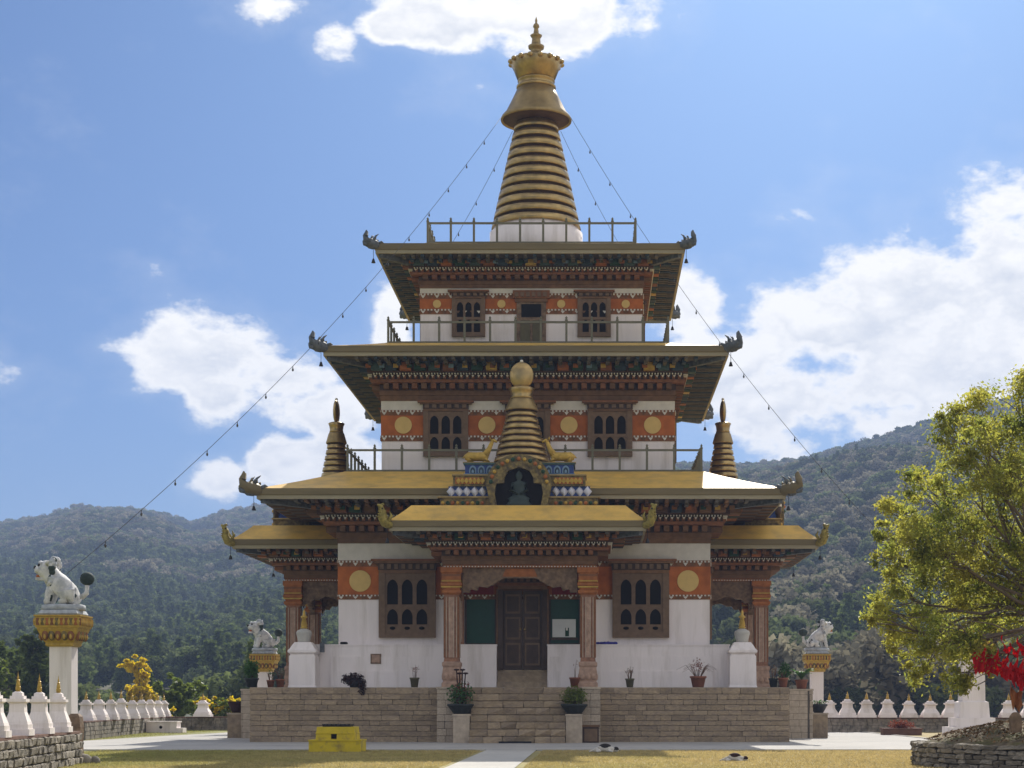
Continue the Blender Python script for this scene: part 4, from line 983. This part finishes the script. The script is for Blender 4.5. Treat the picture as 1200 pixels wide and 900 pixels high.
# ------------------------------------------------------------------ potted plants
def pot(name, loc, label, r, h, m, plant=None, pm=None, ph=.5, n=60, group=None, bowl=False, cat='potted plant', seed=1):
    t = thing(name, loc, label, cat, group); q = random.Random(seed); np.random.seed(seed)
    mb = MB()
    if bowl: mb.lathe([(r*.55, 0), (r*.7, h*.2), (r, h*.75), (r*1.08, h*.8), (r*1.08, h), (r*.9, h), (r*.85, h*.85)], m, 20)
    else: mb.lathe([(r*.70, 0), (r*.95, h*.82), (r*1.06, h*.83), (r*1.06, h), (r*.92, h), (r*.9, h*.9)], m, 18)
    pb = mb.build('pot', t)
    mb = MB(); mb.lathe([(r*.88, h*.88), (0.01, h*.9)], soil, 14); mb.build('earth', t)
    if plant in ('twigs', 'droop'):
        mb = MB()
        for i in range(n):
            a = q.uniform(0, 6.28); l = ph*q.uniform(.6, 1.1); o = q.uniform(.1, .55) if plant == 'twigs' else q.uniform(.5, 1.3)
            c0 = Vector((math.cos(a)*r*.3, math.sin(a)*r*.3, h*.9)); c1 = c0+Vector((math.cos(a)*o*l*.5, math.sin(a)*o*l*.5, l*.75)); c2 = c0+Vector((math.cos(a)*o*l, math.sin(a)*o*l, l*(1.0 if plant == 'twigs' else .45)))
            mb.tube([c0, c1, c2], [.012, .010, .004], twig, 5)
        mb.build('stems', t, kind='stuff')
        link('foliage', leaf_mesh('foliage', shell_pts(n*5, (0, 0, h+ph*.62), (ph*.42, ph*.42, ph*.45), .2), .09, pm or redleaf, 0, .4), t, kind='stuff')
    elif plant == 'bush':
        link('foliage', leaf_mesh('foliage', shell_pts(n*8, (0, 0, h+ph*.42), (r*1.15, r*1.15, ph*.6), .25), .13, pm or leafg, .2, .5), t, kind='stuff')
        mb = MB(); 
        for i in range(6): a = i*1.05; mb.tube([(0, 0, h*.85), (math.cos(a)*r*.5, math.sin(a)*r*.5, h+ph*.6)], [.02, .008], twig, 5)
        mb.build('stems', t, kind='stuff')
    elif plant == 'broad':
        for i in range(n):
            a = q.uniform(0, 6.28); l = ph*q.uniform(.6, 1.0); mb = MB(); d = Vector((math.cos(a), math.sin(a), 0)); sd_ = Vector((-d.y, d.x, 0))*.10*ph; pts = []
            for j in range(5):
                f = j/4; c = Vector((0, 0, h))+d*l*.75*f+Vector((0, 0, l*(1.2*f-.75*f*f))); w = math.sin(math.pi*min(.96, f*.85+.1)); pts += [c-sd_*w, c+Vector((0, 0, -.02)), c+sd_*w]
            mb.add(pts, [(3*j+e, 3*j+e+1, 3*j+e+4, 3*j+e+3) for j in range(4) for e in (0, 1)], pm or leafg); mb.build('leaf', t)
    return t
TF = TY-PH                                            # terrace front edge
fy = TF+.42
pot('potted_plant', (at(486, 0, 75).x, fy, PZ), 'small olive pot with thin dry twigs on the terrace left of the stairs', .20, .42, potgreen, 'twigs', redleaf, .55, 5, seed=3)
pot('planter', (-2.40, TF-1.5, 1.22), 'large dark bowl of dry red plant left of the front stairs', .52, .42, black_pot, 'bush', leafg, .9, 60, bowl=True, seed=4)
t = thing('dry_stalks', (-2.42, TF-1.3, 1.55), 'tall dark dry stalks rising behind the left stair planter', 'plant')
mb = MB(); q = random.Random(9)
for i in range(4): x = -.12+i*.09; mb.tube([(x*.4, 0, 0), (x, .05, .7), (x*1.4, .04, 1.55-.15*(i % 2))], [.035, .03, .024], darkleaf, 6); mb.ball((x*1.4, .04, 1.52-.15*(i % 2)), .075, darkleaf, 8, 5, (1.6, 1.2, .6))
mb.build('stalk', t, kind='stuff'); link('dry_leaf', leaf_mesh('dry_leaf', shell_pts(260, (.05, 0, .55), (.46, .34, .55), .2), .15, redleaf, 0, .35), t, kind='stuff')
pot('planter', (2.34, TF-1.5, 1.22), 'large dark bowl with a clipped green shrub right of the front stairs', .52, .42, black_pot, 'bush', leaf_bush, .75, 90, bowl=True, seed=5)
pot('potted_plant', (2.35, TF+.1, PZ), 'terracotta pot with one bare stick at the foot of the right pillar', .23, .42, terra, 'twigs', redleaf, .8, 2, seed=6)
pot('potted_plant', (at(738, 0, 75).x, fy, PZ), 'small dark pot with a grey twiggy plant below the right window', .19, .38, potgreen, 'twigs', carve, .5, 10, seed=7)
pot('potted_plant', (at(818, 0, 75).x, fy, PZ), 'brown pot with drooping red leaves near the right corner chorten', .34, .48, terra, 'droop', redleaf, .75, 22, seed=8)
pot('potted_plant', (at(320, 0, 76).x, fy+.5, PZ), 'brown pot with a tiny plant at the left terrace corner', .17, .32, terra, 'twigs', leafg, .45, 9, seed=10)
pot('potted_plant', (at(331, 0, 76).x, fy+.55, PZ), 'reddish pot with pale leaves beside the left porch column', .19, .36, terra, 'twigs', leaf_hill2, .5, 10, seed=11)
pot('potted_plant', (at(299, 0, 76).x, fy+.3, PZ), 'dark leafy shrub in a pot on the left end of the terrace', .30, .40, black_pot, 'bush', leafg, .85, 90, seed=12)
pot('potted_plant', (at(905, 0, 76).x, fy+.6, PZ), 'dark pot with grey stems by the right porch column', .20, .40, black_pot, 'twigs', carve, .55, 9, seed=13)
pot('potted_plant', (at(916, 0, 76).x, fy+.5, PZ), 'dark pot with low plant on the right end of the terrace', .22, .42, terra, 'twigs', leafg, .35, 8, seed=14)
pot('potted_plant', (13.0, TY-3.05, PZ), 'pot of broad green leaves on the right stair pier', .30, .45, terra, 'broad', leafg, 1.1, 16, seed=15)
pot('potted_plant', (12.2, TY-3.1, PZ), 'bushy green potted plant at the right side of the terrace', .28, .40, black_pot, 'bush', leafg, .9, 70, seed=16)
pot('bowl_planter', (13.9, TY-2.34, 1.22), 'wide dark stone bowl on the low block at the right side stairs', .40, .42, blackm, 'bush', leafg, .2, 8, bowl=True, seed=17, cat='planter')
pot('bowl_planter', (-13.9, TY-2.34, 1.22), 'wide dark stone bowl on the low block at the left side stairs', .42, .55, darkleaf, None, bowl=True, seed=18, cat='planter')
# shaggy withered plant drooping over the terrace edge
t = thing('withered_plant', (at(415, 0, 74.3).x, TF+.05, PZ), 'shaggy dark brown withered plant drooping over the terrace edge', 'plant')
mb = MB(); mb.lathe([(.24, 0), (.30, .3), (.26, .32)], blackm, 12, (0, .15, 0)); mb.build('pot', t)
np.random.seed(21)
pts = np.concatenate([shell_pts(700, (-.02, .1, .32), (.46, .36, .30), .1), shell_pts(160, (-.40, .05, .34), (.22, .2, .22), .1), shell_pts(260, (.32, -.06, .0), (.2, .18, .34), .1)])
link('foliage', leaf_mesh('foliage', pts, .15, darkleaf, -.1, .35, droop=.6), t, kind='stuff')

# ------------------------------------------------------------------ small fittings
wf = TY-9.15                                          # plinth front
t = thing('plaque', (at(441, 0, 77).x, wf-.02, 3.62), 'small grey-brown square plaque on the white plinth under the left window', 'plaque')
mb = MB(); mb.box(-.23, .23, -.03, .045, -.22, .22, carve); mb.build('plate', t)
mb = MB(); mb.box(-.17, .17, -.04, -.031, -.16, .16, pink); mb.build('panel', t)
t = thing('notice_board', (at(661, 0, 77.6).x, TY-T1-.12, 5.0), 'white notice board with a small dark picture right of the door', 'board')
mb = MB(); mb.box(-.52, .52, -.04, .01, -.40, .40, poster); mb.build('sheet', t)
mb = MB(); mb.box(.05, .22, -.05, -.041, -.36, .02, dgreen); mb.box(.08, .17, -.052, -.0505, -.10, .02, cream); mb.build('picture', t)
mb = MB(); mb.box(-.58, .62, -.06, .02, -.52, -.42, darkwood); mb.build('ledge', t)
t = thing('folded_cloth', (at(711, 0, 77).x, TY-8.9, 4.26), 'dark blue cloth lying on the white ledge right of the porch pillar', 'cloth')
mb = MB(); q = random.Random(4)
for i in range(6): mb.ball((-.38+i*.15, q.uniform(-.16, -.08), .055), .11, bluecloth, 8, 6, (1.1, .9, q.uniform(.5, .85)))
mb.build('fold', t, kind='stuff')
for u, lab in ((403, 'small black floodlight lying on the white ledge near the left corner'),):
    t = thing('floodlight', (at(u, 0, 77).x, TY-8.98, 4.26), lab, 'lamp'); mb = MB(); mb.sqloft([(.13, 0), (.16, .06), (.12, .11)], blackm); mb.build('housing', t); mb = MB(); mb.box(-.08, .08, -.165, -.13, .02, .09, dark); mb.build('glass', t)
t = thing('floodlight', (-8.72, TY-9.5, 3.9), 'grey floodlight on a bracket beside the left corner chorten', 'lamp'); mb = MB(); mb.box(-.09, .09, -.10, .10, 0, .42, greyblue); mb.build('housing', t); mb = MB(); mb.box(-.05, .05, .10, .36, .16, .2, blackm); mb.build('bracket', t)
t = thing('crate', (at(690.5, 0, 73).x, TF-1.35, 0.02), 'dark wooden crate standing against the right stair pier', 'crate')
mb = MB(); mb.box(-.40, .40, -.33, .2, 0, .66, darkwood); mb.build('box', t); mb = MB(); mb.box(-.44, .44, -.37, .22, .66, .74, wood); mb.build('lid', t)
mb = MB(); mb.box(-.2, .34, -.345, -.331, .06, .58, frame_m); mb.build('panel', t)
# low brown planter box on the right lawn
t = thing('flower_bed', (at(1056, 0, 92).x, CY+92, 0), 'low dark brown planter with dry red plants on the right lawn', 'planter')
mb = MB(); mb.box(-1.0, 1.0, -.5, .5, 0, .32, coping); mb.box(-1.05, 1.05, -.55, .55, .32, .38, coping); mb.build('box', t)
link('foliage', leaf_mesh('foliage', shell_pts(700, (0, 0, .5), (.75, .4, .38), .1), .14, redleaf, .1, .4), t, kind='stuff')

# ------------------------------------------------------------------ strings of lights
def string_lights(pa, pb, sag, label, nb):
    pa = Vector(pa); pb = Vector(pb); t = thing('string_light', pa, label, 'string lights', 'strings of lights hanging from the spire')
    pts = []
    for i in range(33):
        f = i/32; p = pa.lerp(pb, f)-pa; p.z -= sag*4*f*(1-f); pts.append(p)
    mb = MB(); mb.tube(pts, .0105, cable_m, 5); mb.build('cable', t)
    bm_ = MB(); bm_.tube([(0, 0, 0), (0, 0, -.10)], .015, blackm, 6); bm_.lathe([(.02, -.08), (.036, -.12), (.038, -.16), (.02, -.20), (0, -.21)], cable_m, 8); me = bm_.mesh('bulb')
    for i in range(1, nb):
        f = i/nb*32; j = int(f); p = pts[j].lerp(pts[min(32, j+1)], f-j); link('bulb', me, t, p)
tw = (0, TY)
string_lights((-1.38, TY-.5, 30.32), (-13.45, CY+55.2, 5.75), 1.2, 'string of lights running from the spire down to the near left lion', 17)
string_lights((2.02, TY-.5, 30.32), (17.2, CY+65, 4.6), 1.6, 'string of lights running from the spire down towards the right tree', 16)
string_lights((-.9, TY+1.2, 30.2), (-6.7, TY+6.7, 22.6), .5, 'short string of lights from the spire to the left back eave corner', 6)
string_lights((1.5, TY+1.2, 30.2), (6.7, TY+6.7, 22.6), .5, 'short string of lights from the spire to the right back eave corner', 6)
# ================================================================== HILLS AND FOREST
def interp(tab, x):
    if x <= tab[0][0]: return tab[0][1]
    for (a, b), (c, d) in zip(tab, tab[1:]):
        if x <= c: return b+(d-b)*(x-a)/(c-a)
    return tab[-1][1]
RIDGE = [(-900, 560), (-400, 600), (-120, 625), (0, 621), (50, 614), (95, 600), (125, 604), (150, 603), (190, 609), (225, 622), (260, 609), (300, 597), (340, 589), (400, 580), (600, 560), (800, 555), (865, 556), (900, 554), (940, 548), (990, 534), (1050, 517), (1110, 500), (1200, 474), (1300, 455), (1600, 455), (2100, 470)]
SPUR = [(-400, 900), (0, 812), (60, 790), (100, 775), (153, 757), (230, 735), (330, 710), (420, 690), (520, 690), (620, 740), (720, 826), (800, 900)]
def ridge_D(u): 
    t = min(1, max(0, (u-450)/380)); t = t*t*(3-2*t); return 1500*(1-t)+1150*t
def hill_z(u, D):
    Dr = ridge_D(u); zr = (826-interp(RIDGE, u))/FP*Dr+CZ; D0 = 210
    x = (u-697)/FP*D; 
    if D < D0: z = -.6
    elif D < Dr:
        t = (D-D0)/(Dr-D0); z = -.6+(zr+.6)*(.25*t+.75*t**1.25)
        z += math.sin(math.pi*t)*zr*.13*(noise.fractal(Vector((x/260, D/420, 3.1)), 1.0, 2.0, 4)+.9*(.35-abs(noise.noise(Vector((x/150+D/700, D/900, 7.7))))))
    else: z = zr-(D-Dr)*.12
    vs = interp(SPUR, u)
    if vs < 826:
        zs = (826-vs)/FP*520; g = zs*math.exp(-((D-520)/170)**2)*(1+.15*noise.noise(Vector((x/60, D/90, 1)))); z = max(z, g-.6)
    return z
hm = MB(); us = list(range(-900, 2001, 20)); Ds = [200+i*14 for i in range(0, 30)]+[620+i*26 for i in range(0, 36)]+[1556+i*120 for i in range(0, 8)]
vs = []; fs = []
for D in Ds:
    for u in us: vs.append((CX+(u-697)/FP*D, CY+D, hill_z(u, D)))
nu = len(us)
for j in range(len(Ds)-1):
    for i in range(nu-1): a = j*nu+i; fs.append((a, a+1, a+nu+1, a+nu))
hm.add(vs, fs, hill_m, True); structure('hill', hm)

# tree patterns for the far forest (crowns of many leaf faces); used only as instances inside the forest objects
def crown_proto(name, seed, m, conifer=False):
    np.random.seed(seed); q = random.Random(seed); P = []
    if conifer:
        for i in range(9):
            z = 1.5+i*.85; r = (1-(i/9.6)**1.6)*2.7; P.append(shell_pts(int(20+r*26), (0, 0, z), (r, r, .55), .3))
        size = .85
    else:
        for i in range(8):
            a = q.uniform(0, 6.28); rr_ = q.uniform(.6, 2.3); P.append(shell_pts(80, (math.cos(a)*rr_, math.sin(a)*rr_, q.uniform(2.5, 6.0)), (q.uniform(1.3, 2.1),)*2+(q.uniform(1.0, 1.7),), .6))
        size = .85
    return bpy.data.objects.new(name, leaf_mesh(name, np.concatenate(P), size, m, .5, .7))
def forest(name, pts, protos, smin, smax):
    me = bpy.data.meshes.new(name); me.from_pydata([tuple(p) for p in pts], [], []); o = link(name, me, kind='stuff')
    ng = bpy.data.node_groups.new(name, 'GeometryNodeTree'); ng.interface.new_socket('Geometry', in_out='INPUT', socket_type='NodeSocketGeometry'); ng.interface.new_socket('Geometry', in_out='OUTPUT', socket_type='NodeSocketGeometry')
    gi = ng.nodes.new('NodeGroupInput'); go = ng.nodes.new('NodeGroupOutput'); jn = ng.nodes.new('GeometryNodeJoinGeometry')
    for i, pr in enumerate(protos):
        oi = ng.nodes.new('GeometryNodeObjectInfo'); oi.inputs['Object'].default_value = pr
        ip = ng.nodes.new('GeometryNodeInstanceOnPoints'); rv = ng.nodes.new('FunctionNodeRandomValue'); rv.data_type = 'INT'; rv.inputs[4].default_value = 0; rv.inputs[5].default_value = len(protos)-1; rv.inputs['Seed'].default_value = 3
        cp = ng.nodes.new('FunctionNodeCompare'); cp.data_type = 'INT'; cp.operation = 'EQUAL'; ng.links.new(rv.outputs[2], cp.inputs[2]); cp.inputs[3].default_value = i
        ng.links.new(gi.outputs[0], ip.inputs['Points']); ng.links.new(cp.outputs[0], ip.inputs['Selection']); ng.links.new(oi.outputs['Geometry'], ip.inputs['Instance'])
        rz = ng.nodes.new('FunctionNodeRandomValue'); rz.data_type = 'FLOAT_VECTOR'; rz.inputs[0].default_value = (0, 0, 0); rz.inputs[1].default_value = (0, 0, 6.28); rz.inputs['Seed'].default_value = 5+i
        sc = ng.nodes.new('FunctionNodeRandomValue'); sc.data_type = 'FLOAT'; sc.inputs[2].default_value = smin; sc.inputs[3].default_value = smax; sc.inputs['Seed'].default_value = 9+i
        ng.links.new(rz.outputs[0], ip.inputs['Rotation']); ng.links.new(sc.outputs[1], ip.inputs['Scale']); ng.links.new(ip.outputs[0], jn.inputs[0])
    ng.links.new(jn.outputs[0], go.inputs[0])
    o.modifiers.new('scatter', 'NODES').node_group = ng
    return o
br = [crown_proto('broadleaf_crown', 1, leaf_hill), crown_proto('broadleaf_crown', 2, leaf_hill2), crown_proto('broadleaf_crown', 3, leaf_hill), crown_proto('broadleaf_crown', 5, leaf_hill2)]
cn = [crown_proto('conifer_crown', 4, leaf_pine, True), crown_proto('broadleaf_crown', 6, leaf_hill), crown_proto('broadleaf_crown', 8, leaf_pine), crown_proto('broadleaf_crown', 9, leaf_hill)]
rf = random.Random(11); A = []; B = []
tries = 0
while len(A)+len(B) < 64000 and tries < 300000:
    tries += 1
    u = rf.uniform(-800, 1850); D = math.sqrt(rf.uniform(165**2, 1620**2)); 
    if 430 < u < 810 and D > 300 and rf.random() < .35: continue
    if D > ridge_D(u)+40: continue
    x = (u-697)/FP*D; nz = noise.noise(Vector((x/55, D/90, .3)))
    t = D/ridge_D(u)
    if noise.fractal(Vector((x/150, D/210, 5.5)), 1.0, 2.0, 3) > .42: continue
    if t > .72 and nz > .28: continue                # bare patches high on the slopes
    z = hill_z(u, D)-.3
    (B if (u < 450 and (D < 720 or nz > .25)) or nz > .42 else A).append((CX+x, CY+D, z))
forest('hillside_forest', A, br, .5, 1.35); forest('pine_forest', B, cn, .55, 1.05)

# ================================================================== TREES NEAR THE WALLS
def limb(mb, a, b, r0, r1, q, bend=.12, seg=6, k=7):
    a = Vector(a); b = Vector(b); L = (b-a).length; o = Vector((q.gauss(0, 1), q.gauss(0, 1), q.gauss(0, .6)))*L*bend; pts = []; rad = []
    for i in range(seg+1):
        t = i/seg; p = a.lerp(b, t)+o*math.sin(math.pi*t)+Vector((q.gauss(0, 1), q.gauss(0, 1), q.gauss(0, 1)))*L*.012; pts.append(p); rad.append(r0+(r1-r0)*t)
    mb.tube(pts, rad, bark, k); return pts
def garden_tree(name, loc, label, clumps, lm, lsize, n, trunk_r=.15, cat='tree', group=None, seed=0):
    t = thing(name, loc, label, cat, group); q = random.Random(seed); np.random.seed(seed); mb = MB(); P = []
    top = max(c[2] for c in clumps)
    limb(mb, (0, 0, 0), (0, 0, top*.62), trunk_r, trunk_r*.4, q, .05)
    for (x, y, z, r) in clumps:
        limb(mb, (0, 0, min(z*.7, top*.55)), (x, y, z), trunk_r*.4, .02, q)
        for i in range(9): P.append(shell_pts(n//7, (x+q.gauss(0, r*.62), y+q.gauss(0, r*.62), z+q.gauss(0, r*.55)), (r*q.uniform(.25, .5), r*q.uniform(.25, .5), r*q.uniform(.2, .38)), .0))
    mb.build('trunk', t); link('crown', leaf_mesh('crown', np.concatenate(P), lsize, lm, .4, .55), t)
    return t
q = random.Random(5)
def rcl(n, w, z0, z1, r, taper=False):
    L = []
    for i in range(n):
        z = q.uniform(z0, z1); ww = w*(1-(z-z0)/(z1-z0)*.75) if taper else w; L.append((q.uniform(-ww, ww), q.uniform(-ww, ww), z, r*q.uniform(.7, 1.2)))
    return L
def gt(name, u, D, label, *a, **k): p = at(u, 0, D); return garden_tree(name, (p.x, p.y, -.6), label, *a, **k)
gt('pine_tree', 14, 135, 'dark green pine at the left photo edge behind the chortens', rcl(16, 2.3, 1.5, 6.6, .95), leaf_pine, .45, 420, seed=1)
gt('pine_tree', 40, 128, 'bushy dark pine just left of the nearest lion pillar', rcl(14, 1.5, 1.5, 6.9, .8, True), leaf_pine, .42, 420, seed=2)
gt('pine_tree', -12, 125, 'yellow-green low tree at the photo edge behind the near wall', rcl(8, 1.2, 1, 4.6, .8), leaf_bush, .35, 300, seed=12)
gt('yellow_tree', 163, 140, 'slim tree with bright yellow autumn leaves beyond the far left wall', rcl(15, .95, 1.2, 5.6, .62, True)+[(-.9, 0, 5.3, .5), (-.4, 0, 5.5, .5)], leaf_gold, .34, 300, seed=3)
gt('bush_tree', 214, 124, 'round dark green tree behind the corner of the far left wall', rcl(12, 1.2, 1.4, 3.3, .75), leaf_bush, .34, 380, seed=4)
gt('shrub', 199, 118, 'low yellow-green shrub at the end of the chorten row', rcl(6, .7, .7, 1.7, .5), leaf_gold, .26, 220, seed=5, cat='shrub', trunk_r=.06)
for i, (u, h, lab) in enumerate(((248, 2.3, 'yellow flowering shrub directly right of the lone back-wall chorten'), (262, 2.2, 'yellow flowering shrub in the middle behind the back wall'), (276, 2.4, 'yellow flowering shrub next to the left bowl planter'), (290, 2.3, 'yellow shrub half hidden by the terrace corner'))):
    gt('shrub', u, 115, lab, rcl(8, .75, .8, h, .48), leaf_gold if i % 2 == 0 else leaf_bush, .24, 230, seed=20+i, cat='shrub', trunk_r=.06, group='yellow shrubs behind the back wall')
gt('shrub', 304, 113, 'dull green shrub behind the left end of the terrace', rcl(8, .8, .8, 2.0, .5), leaf_gold, .24, 230, seed=29, cat='shrub', trunk_r=.06)

# ------------------------------------------------------------------ the big tree on its round stone bed
TC = Vector((16.6, CY+46.0, 0))
tree = thing('spreading_tree', TC, 'large yellow-green spreading tree overhanging the right side of the yard', 'tree')
q = random.Random(77); np.random.seed(77)
mb = MB(); limb(mb, (0, 0, .6), (-.3, 0, 3.2), .48, .36, q, .04, 6, 12)
CL = [  # leaf clumps: photo place u, v, distance, radius in photo pixels
 (1185,478,46,44),(1150,490,45,38),(1215,500,47,60),(1118,520,45,34),(1165,535,44,48),(1230,560,46,60),(1105,560,46,34),(1080,582,45,32),(1062,592,46,22),(1130,590,44,46),(1190,600,47,52),
 (1052,640,45,30),(1090,640,44,44),(1040,660,46,20),(1140,660,45,48),(1200,660,44,50),(1068,690,45,34),(1110,700,46,46),(1165,715,45,44),(1040,716,44,20),(1018,722,44.5,14),(1075,735,44,34),(1215,720,46,40),(1100,755,45,36),(1135,770,44,30),
 (1085,782,46,24),(1104,800,45,16),(1150,745,47,40),(1250,640,45,70),(1290,560,46,80),(1300,700,47,80),(1330,620,44,80),(1060,610,47,22),(1045,620,44.5,14),(1128,800,44.5,14),(1185,560,43,36),(1240,480,45,50),(1280,450,46,60),(1120,625,43,34),
 (1155,590,48,44),(1075,660,48,38),(1130,730,48,44),(1092,505,46.5,18),(1140,520,43.5,24),(1062,755,45.5,18)]
P = []
forks = [Vector((-.3, 0, 3.2)), Vector((-1.2, -.4, 3.9)), Vector((-1.5, .6, 4.6)), Vector((-.6, .2, 5.0))]
for f in forks[1:]: limb(mb, forks[0], f, .24, .13, q, .05, 5, 9)
for (u, v, D, rp) in CL:
    c = at(u, v, D)-TC; r = rp*D/FP*.98
    c.y += q.uniform(-1.6, 1.6)
    f = min(forks[1:], key=lambda w: (w-c).length+ (0 if w.z < c.z+.8 else 3))
    pts = limb(mb, f, c, .062, .014, q, .10, 7, 6)
    for j in range(7):                                # twigs fanning out inside the clump
        e = c+Vector((q.gauss(0, 1), q.gauss(0, 1), q.gauss(0, 1))).normalized()*r*q.uniform(.6, 1.0); limb(mb, pts[q.choice((4, 5, 6))], e, .022, .006, q, .12, 4, 4)
        P.append(shell_pts(int(46+r*r*240), e, (r*.5, r*.5, r*.36), .05))
    P.append(shell_pts(int(60+r*r*240), c, (r*1.1, r*1.1, r*.9), .3)); P.append(shell_pts(int(40+r*r*110), c-Vector((0, 0, r*.15)), (r*1.45, r*1.45, r*1.25), .6))
mb.build('trunk', tree)
lf = np.concatenate(P); link('crown', leaf_mesh('crown', lf, .105, leaf_y, .3, .45, .5, .6), tree)
print('tree leaves', len(lf))
# round bed
bed = thing('round_stone_bed', (TC.x, TC.y, 0), 'round dry-stone bed with earth mound at the right photo edge', 'raised bed')
RBD = 4.95
prof = [(RBD-.35, .30), (RBD-.35, .62), (RBD-.9, .80), (RBD-2.2, 1.10), (RBD-3.6, 1.25), (.02, 1.3)]
sm_ = MB(); sm_.lathe(prof, soil, 48); mound = sm_.build('mound', bed)
for v_ in mound.data.vertices: v_.co.z += .06*noise.noise(Vector((v_.co.x*1.3, v_.co.y*1.3, 0)))
mbc = MB(); mbc.lathe([(RBD-.12, 0), (RBD-.12, .55), (RBD-.35, .55)], mortar, 48); mbc.build('core', bed)
for j in range(5):
    a = R(150)
    while a < R(310):
        l = rs.uniform(.22, .50); da = l/RBD; am = a+da/2; z = .125*(j+.5); 
        link('stone', rs.choice(RB), bed, (math.cos(am)*(RBD-.10+rs.uniform(-.05, .03)), math.sin(am)*(RBD-.10), z+rs.uniform(-.015, .015)), None, (rs.uniform(-.08, .08), rs.uniform(-.08, .08), am+R(90)), (l-.02, .30, .125*rs.uniform(.8, 1.05)))
        a += da
np.random.seed(3); ang = np.random.uniform(R(140), R(320), 2600); rad = np.random.uniform(2.4, RBD-.3, 2600)
zz = np.interp(rad, [2.7, RBD-.9, RBD-.35], [1.12, .83, .65])
link('fallen_leaf', leaf_mesh('fallen_leaf', np.stack([rad*np.cos(ang), rad*np.sin(ang), zz+.04], 1), .10, fallen, 1.2, .5), bed, kind='stuff')
st_ = thing('standing_stone', (at(1190, 0, 43).x, CY+43, 1.02), 'small rounded grey stone standing on the mound of the round bed', 'stone')
mb = MB(); mb.sqloft([(.12, -.1), (.13, .1), (.12, .3), (.07, .38), (.03, .40)], carve); mb.build('block', st_)
# red cloth draped in the lower branches
rc = thing('prayer_cloth', at(1178, 775, 43.5), 'bright red cloth draped over the low branches at the right edge', 'cloth')
mb = MB(); q = random.Random(8)
def drape(a, b, w, m, n=14, k=5):
    vs = []; 
    for i in range(n+1):
        t = i/n; p = Vector(a).lerp(Vector(b), t)-Vector((0, 0, .25*math.sin(math.pi*t)))
        for j in range(k+1): vs.append(p+Vector((q.gauss(0, .015), .10*math.sin(i*1.9+j*.8)+q.gauss(0, .02), -w*(j/k)*(.75+.4*noise.noise(Vector((i*.6, j*.2, a[0])))))))
    mb.add(vs, [(i*(k+1)+j, i*(k+1)+j+1, (i+1)*(k+1)+j+1, (i+1)*(k+1)+j) for i in range(n) for j in range(k)], m, True)
for i in range(16):
    x0 = -.80+i*.11+q.uniform(-.05, .05); z0 = .34-.10*(i*.5)**.8+q.uniform(-.06, .10); drape((x0, q.uniform(-.2, .2), z0), (x0+q.uniform(.18, .34), q.uniform(-.2, .2), z0+q.uniform(-.12, .08)), q.uniform(.3, .7), cloth_red, 6, 4)
for i in range(5): x0 = -.1+i*.22; drape((x0, q.uniform(-.1, .2), .62+q.uniform(-.1, .1)), (x0+.26, 0, .52+q.uniform(-.1, .15)), q.uniform(.12, .3), cloth_red, 6, 4)
mb.tube([(-.9, 0, .40), (-.2, 0, .22), (.5, .05, .12), (1.3, .1, .30)], .02, twig, 5); mb.build('drape', rc)
oc = thing('prayer_cloth', at(1191, 805, 43.8), 'orange cloth strip hanging below the red cloth', 'cloth')
mb = MB(); drape((-.14, 0, .15), (.16, 0, .05), .65, orange, 6, 5); mb.build('strip', oc)

# ================================================================== HAZE
hz = MB(); hz.box(-1500, 1500, -160, 2450, -2, 232, white); haze = hz.build('haze', kind='stuff')
hmat = bpy.data.materials.new('haze'); hmat.use_nodes = True; nt = hmat.node_tree; nt.nodes.clear()
vo = nt.nodes.new('ShaderNodeVolumePrincipled'); vo.inputs['Color'].default_value = (.48, .64, 1.0, 1); vo.inputs['Density'].default_value = .00036; vo.inputs['Anisotropy'].default_value = 0.0
ou = nt.nodes.new('ShaderNodeOutputMaterial'); nt.links.new(vo.outputs[0], ou.inputs['Volume'])
haze.data.materials.clear(); haze.data.materials.append(hmat)
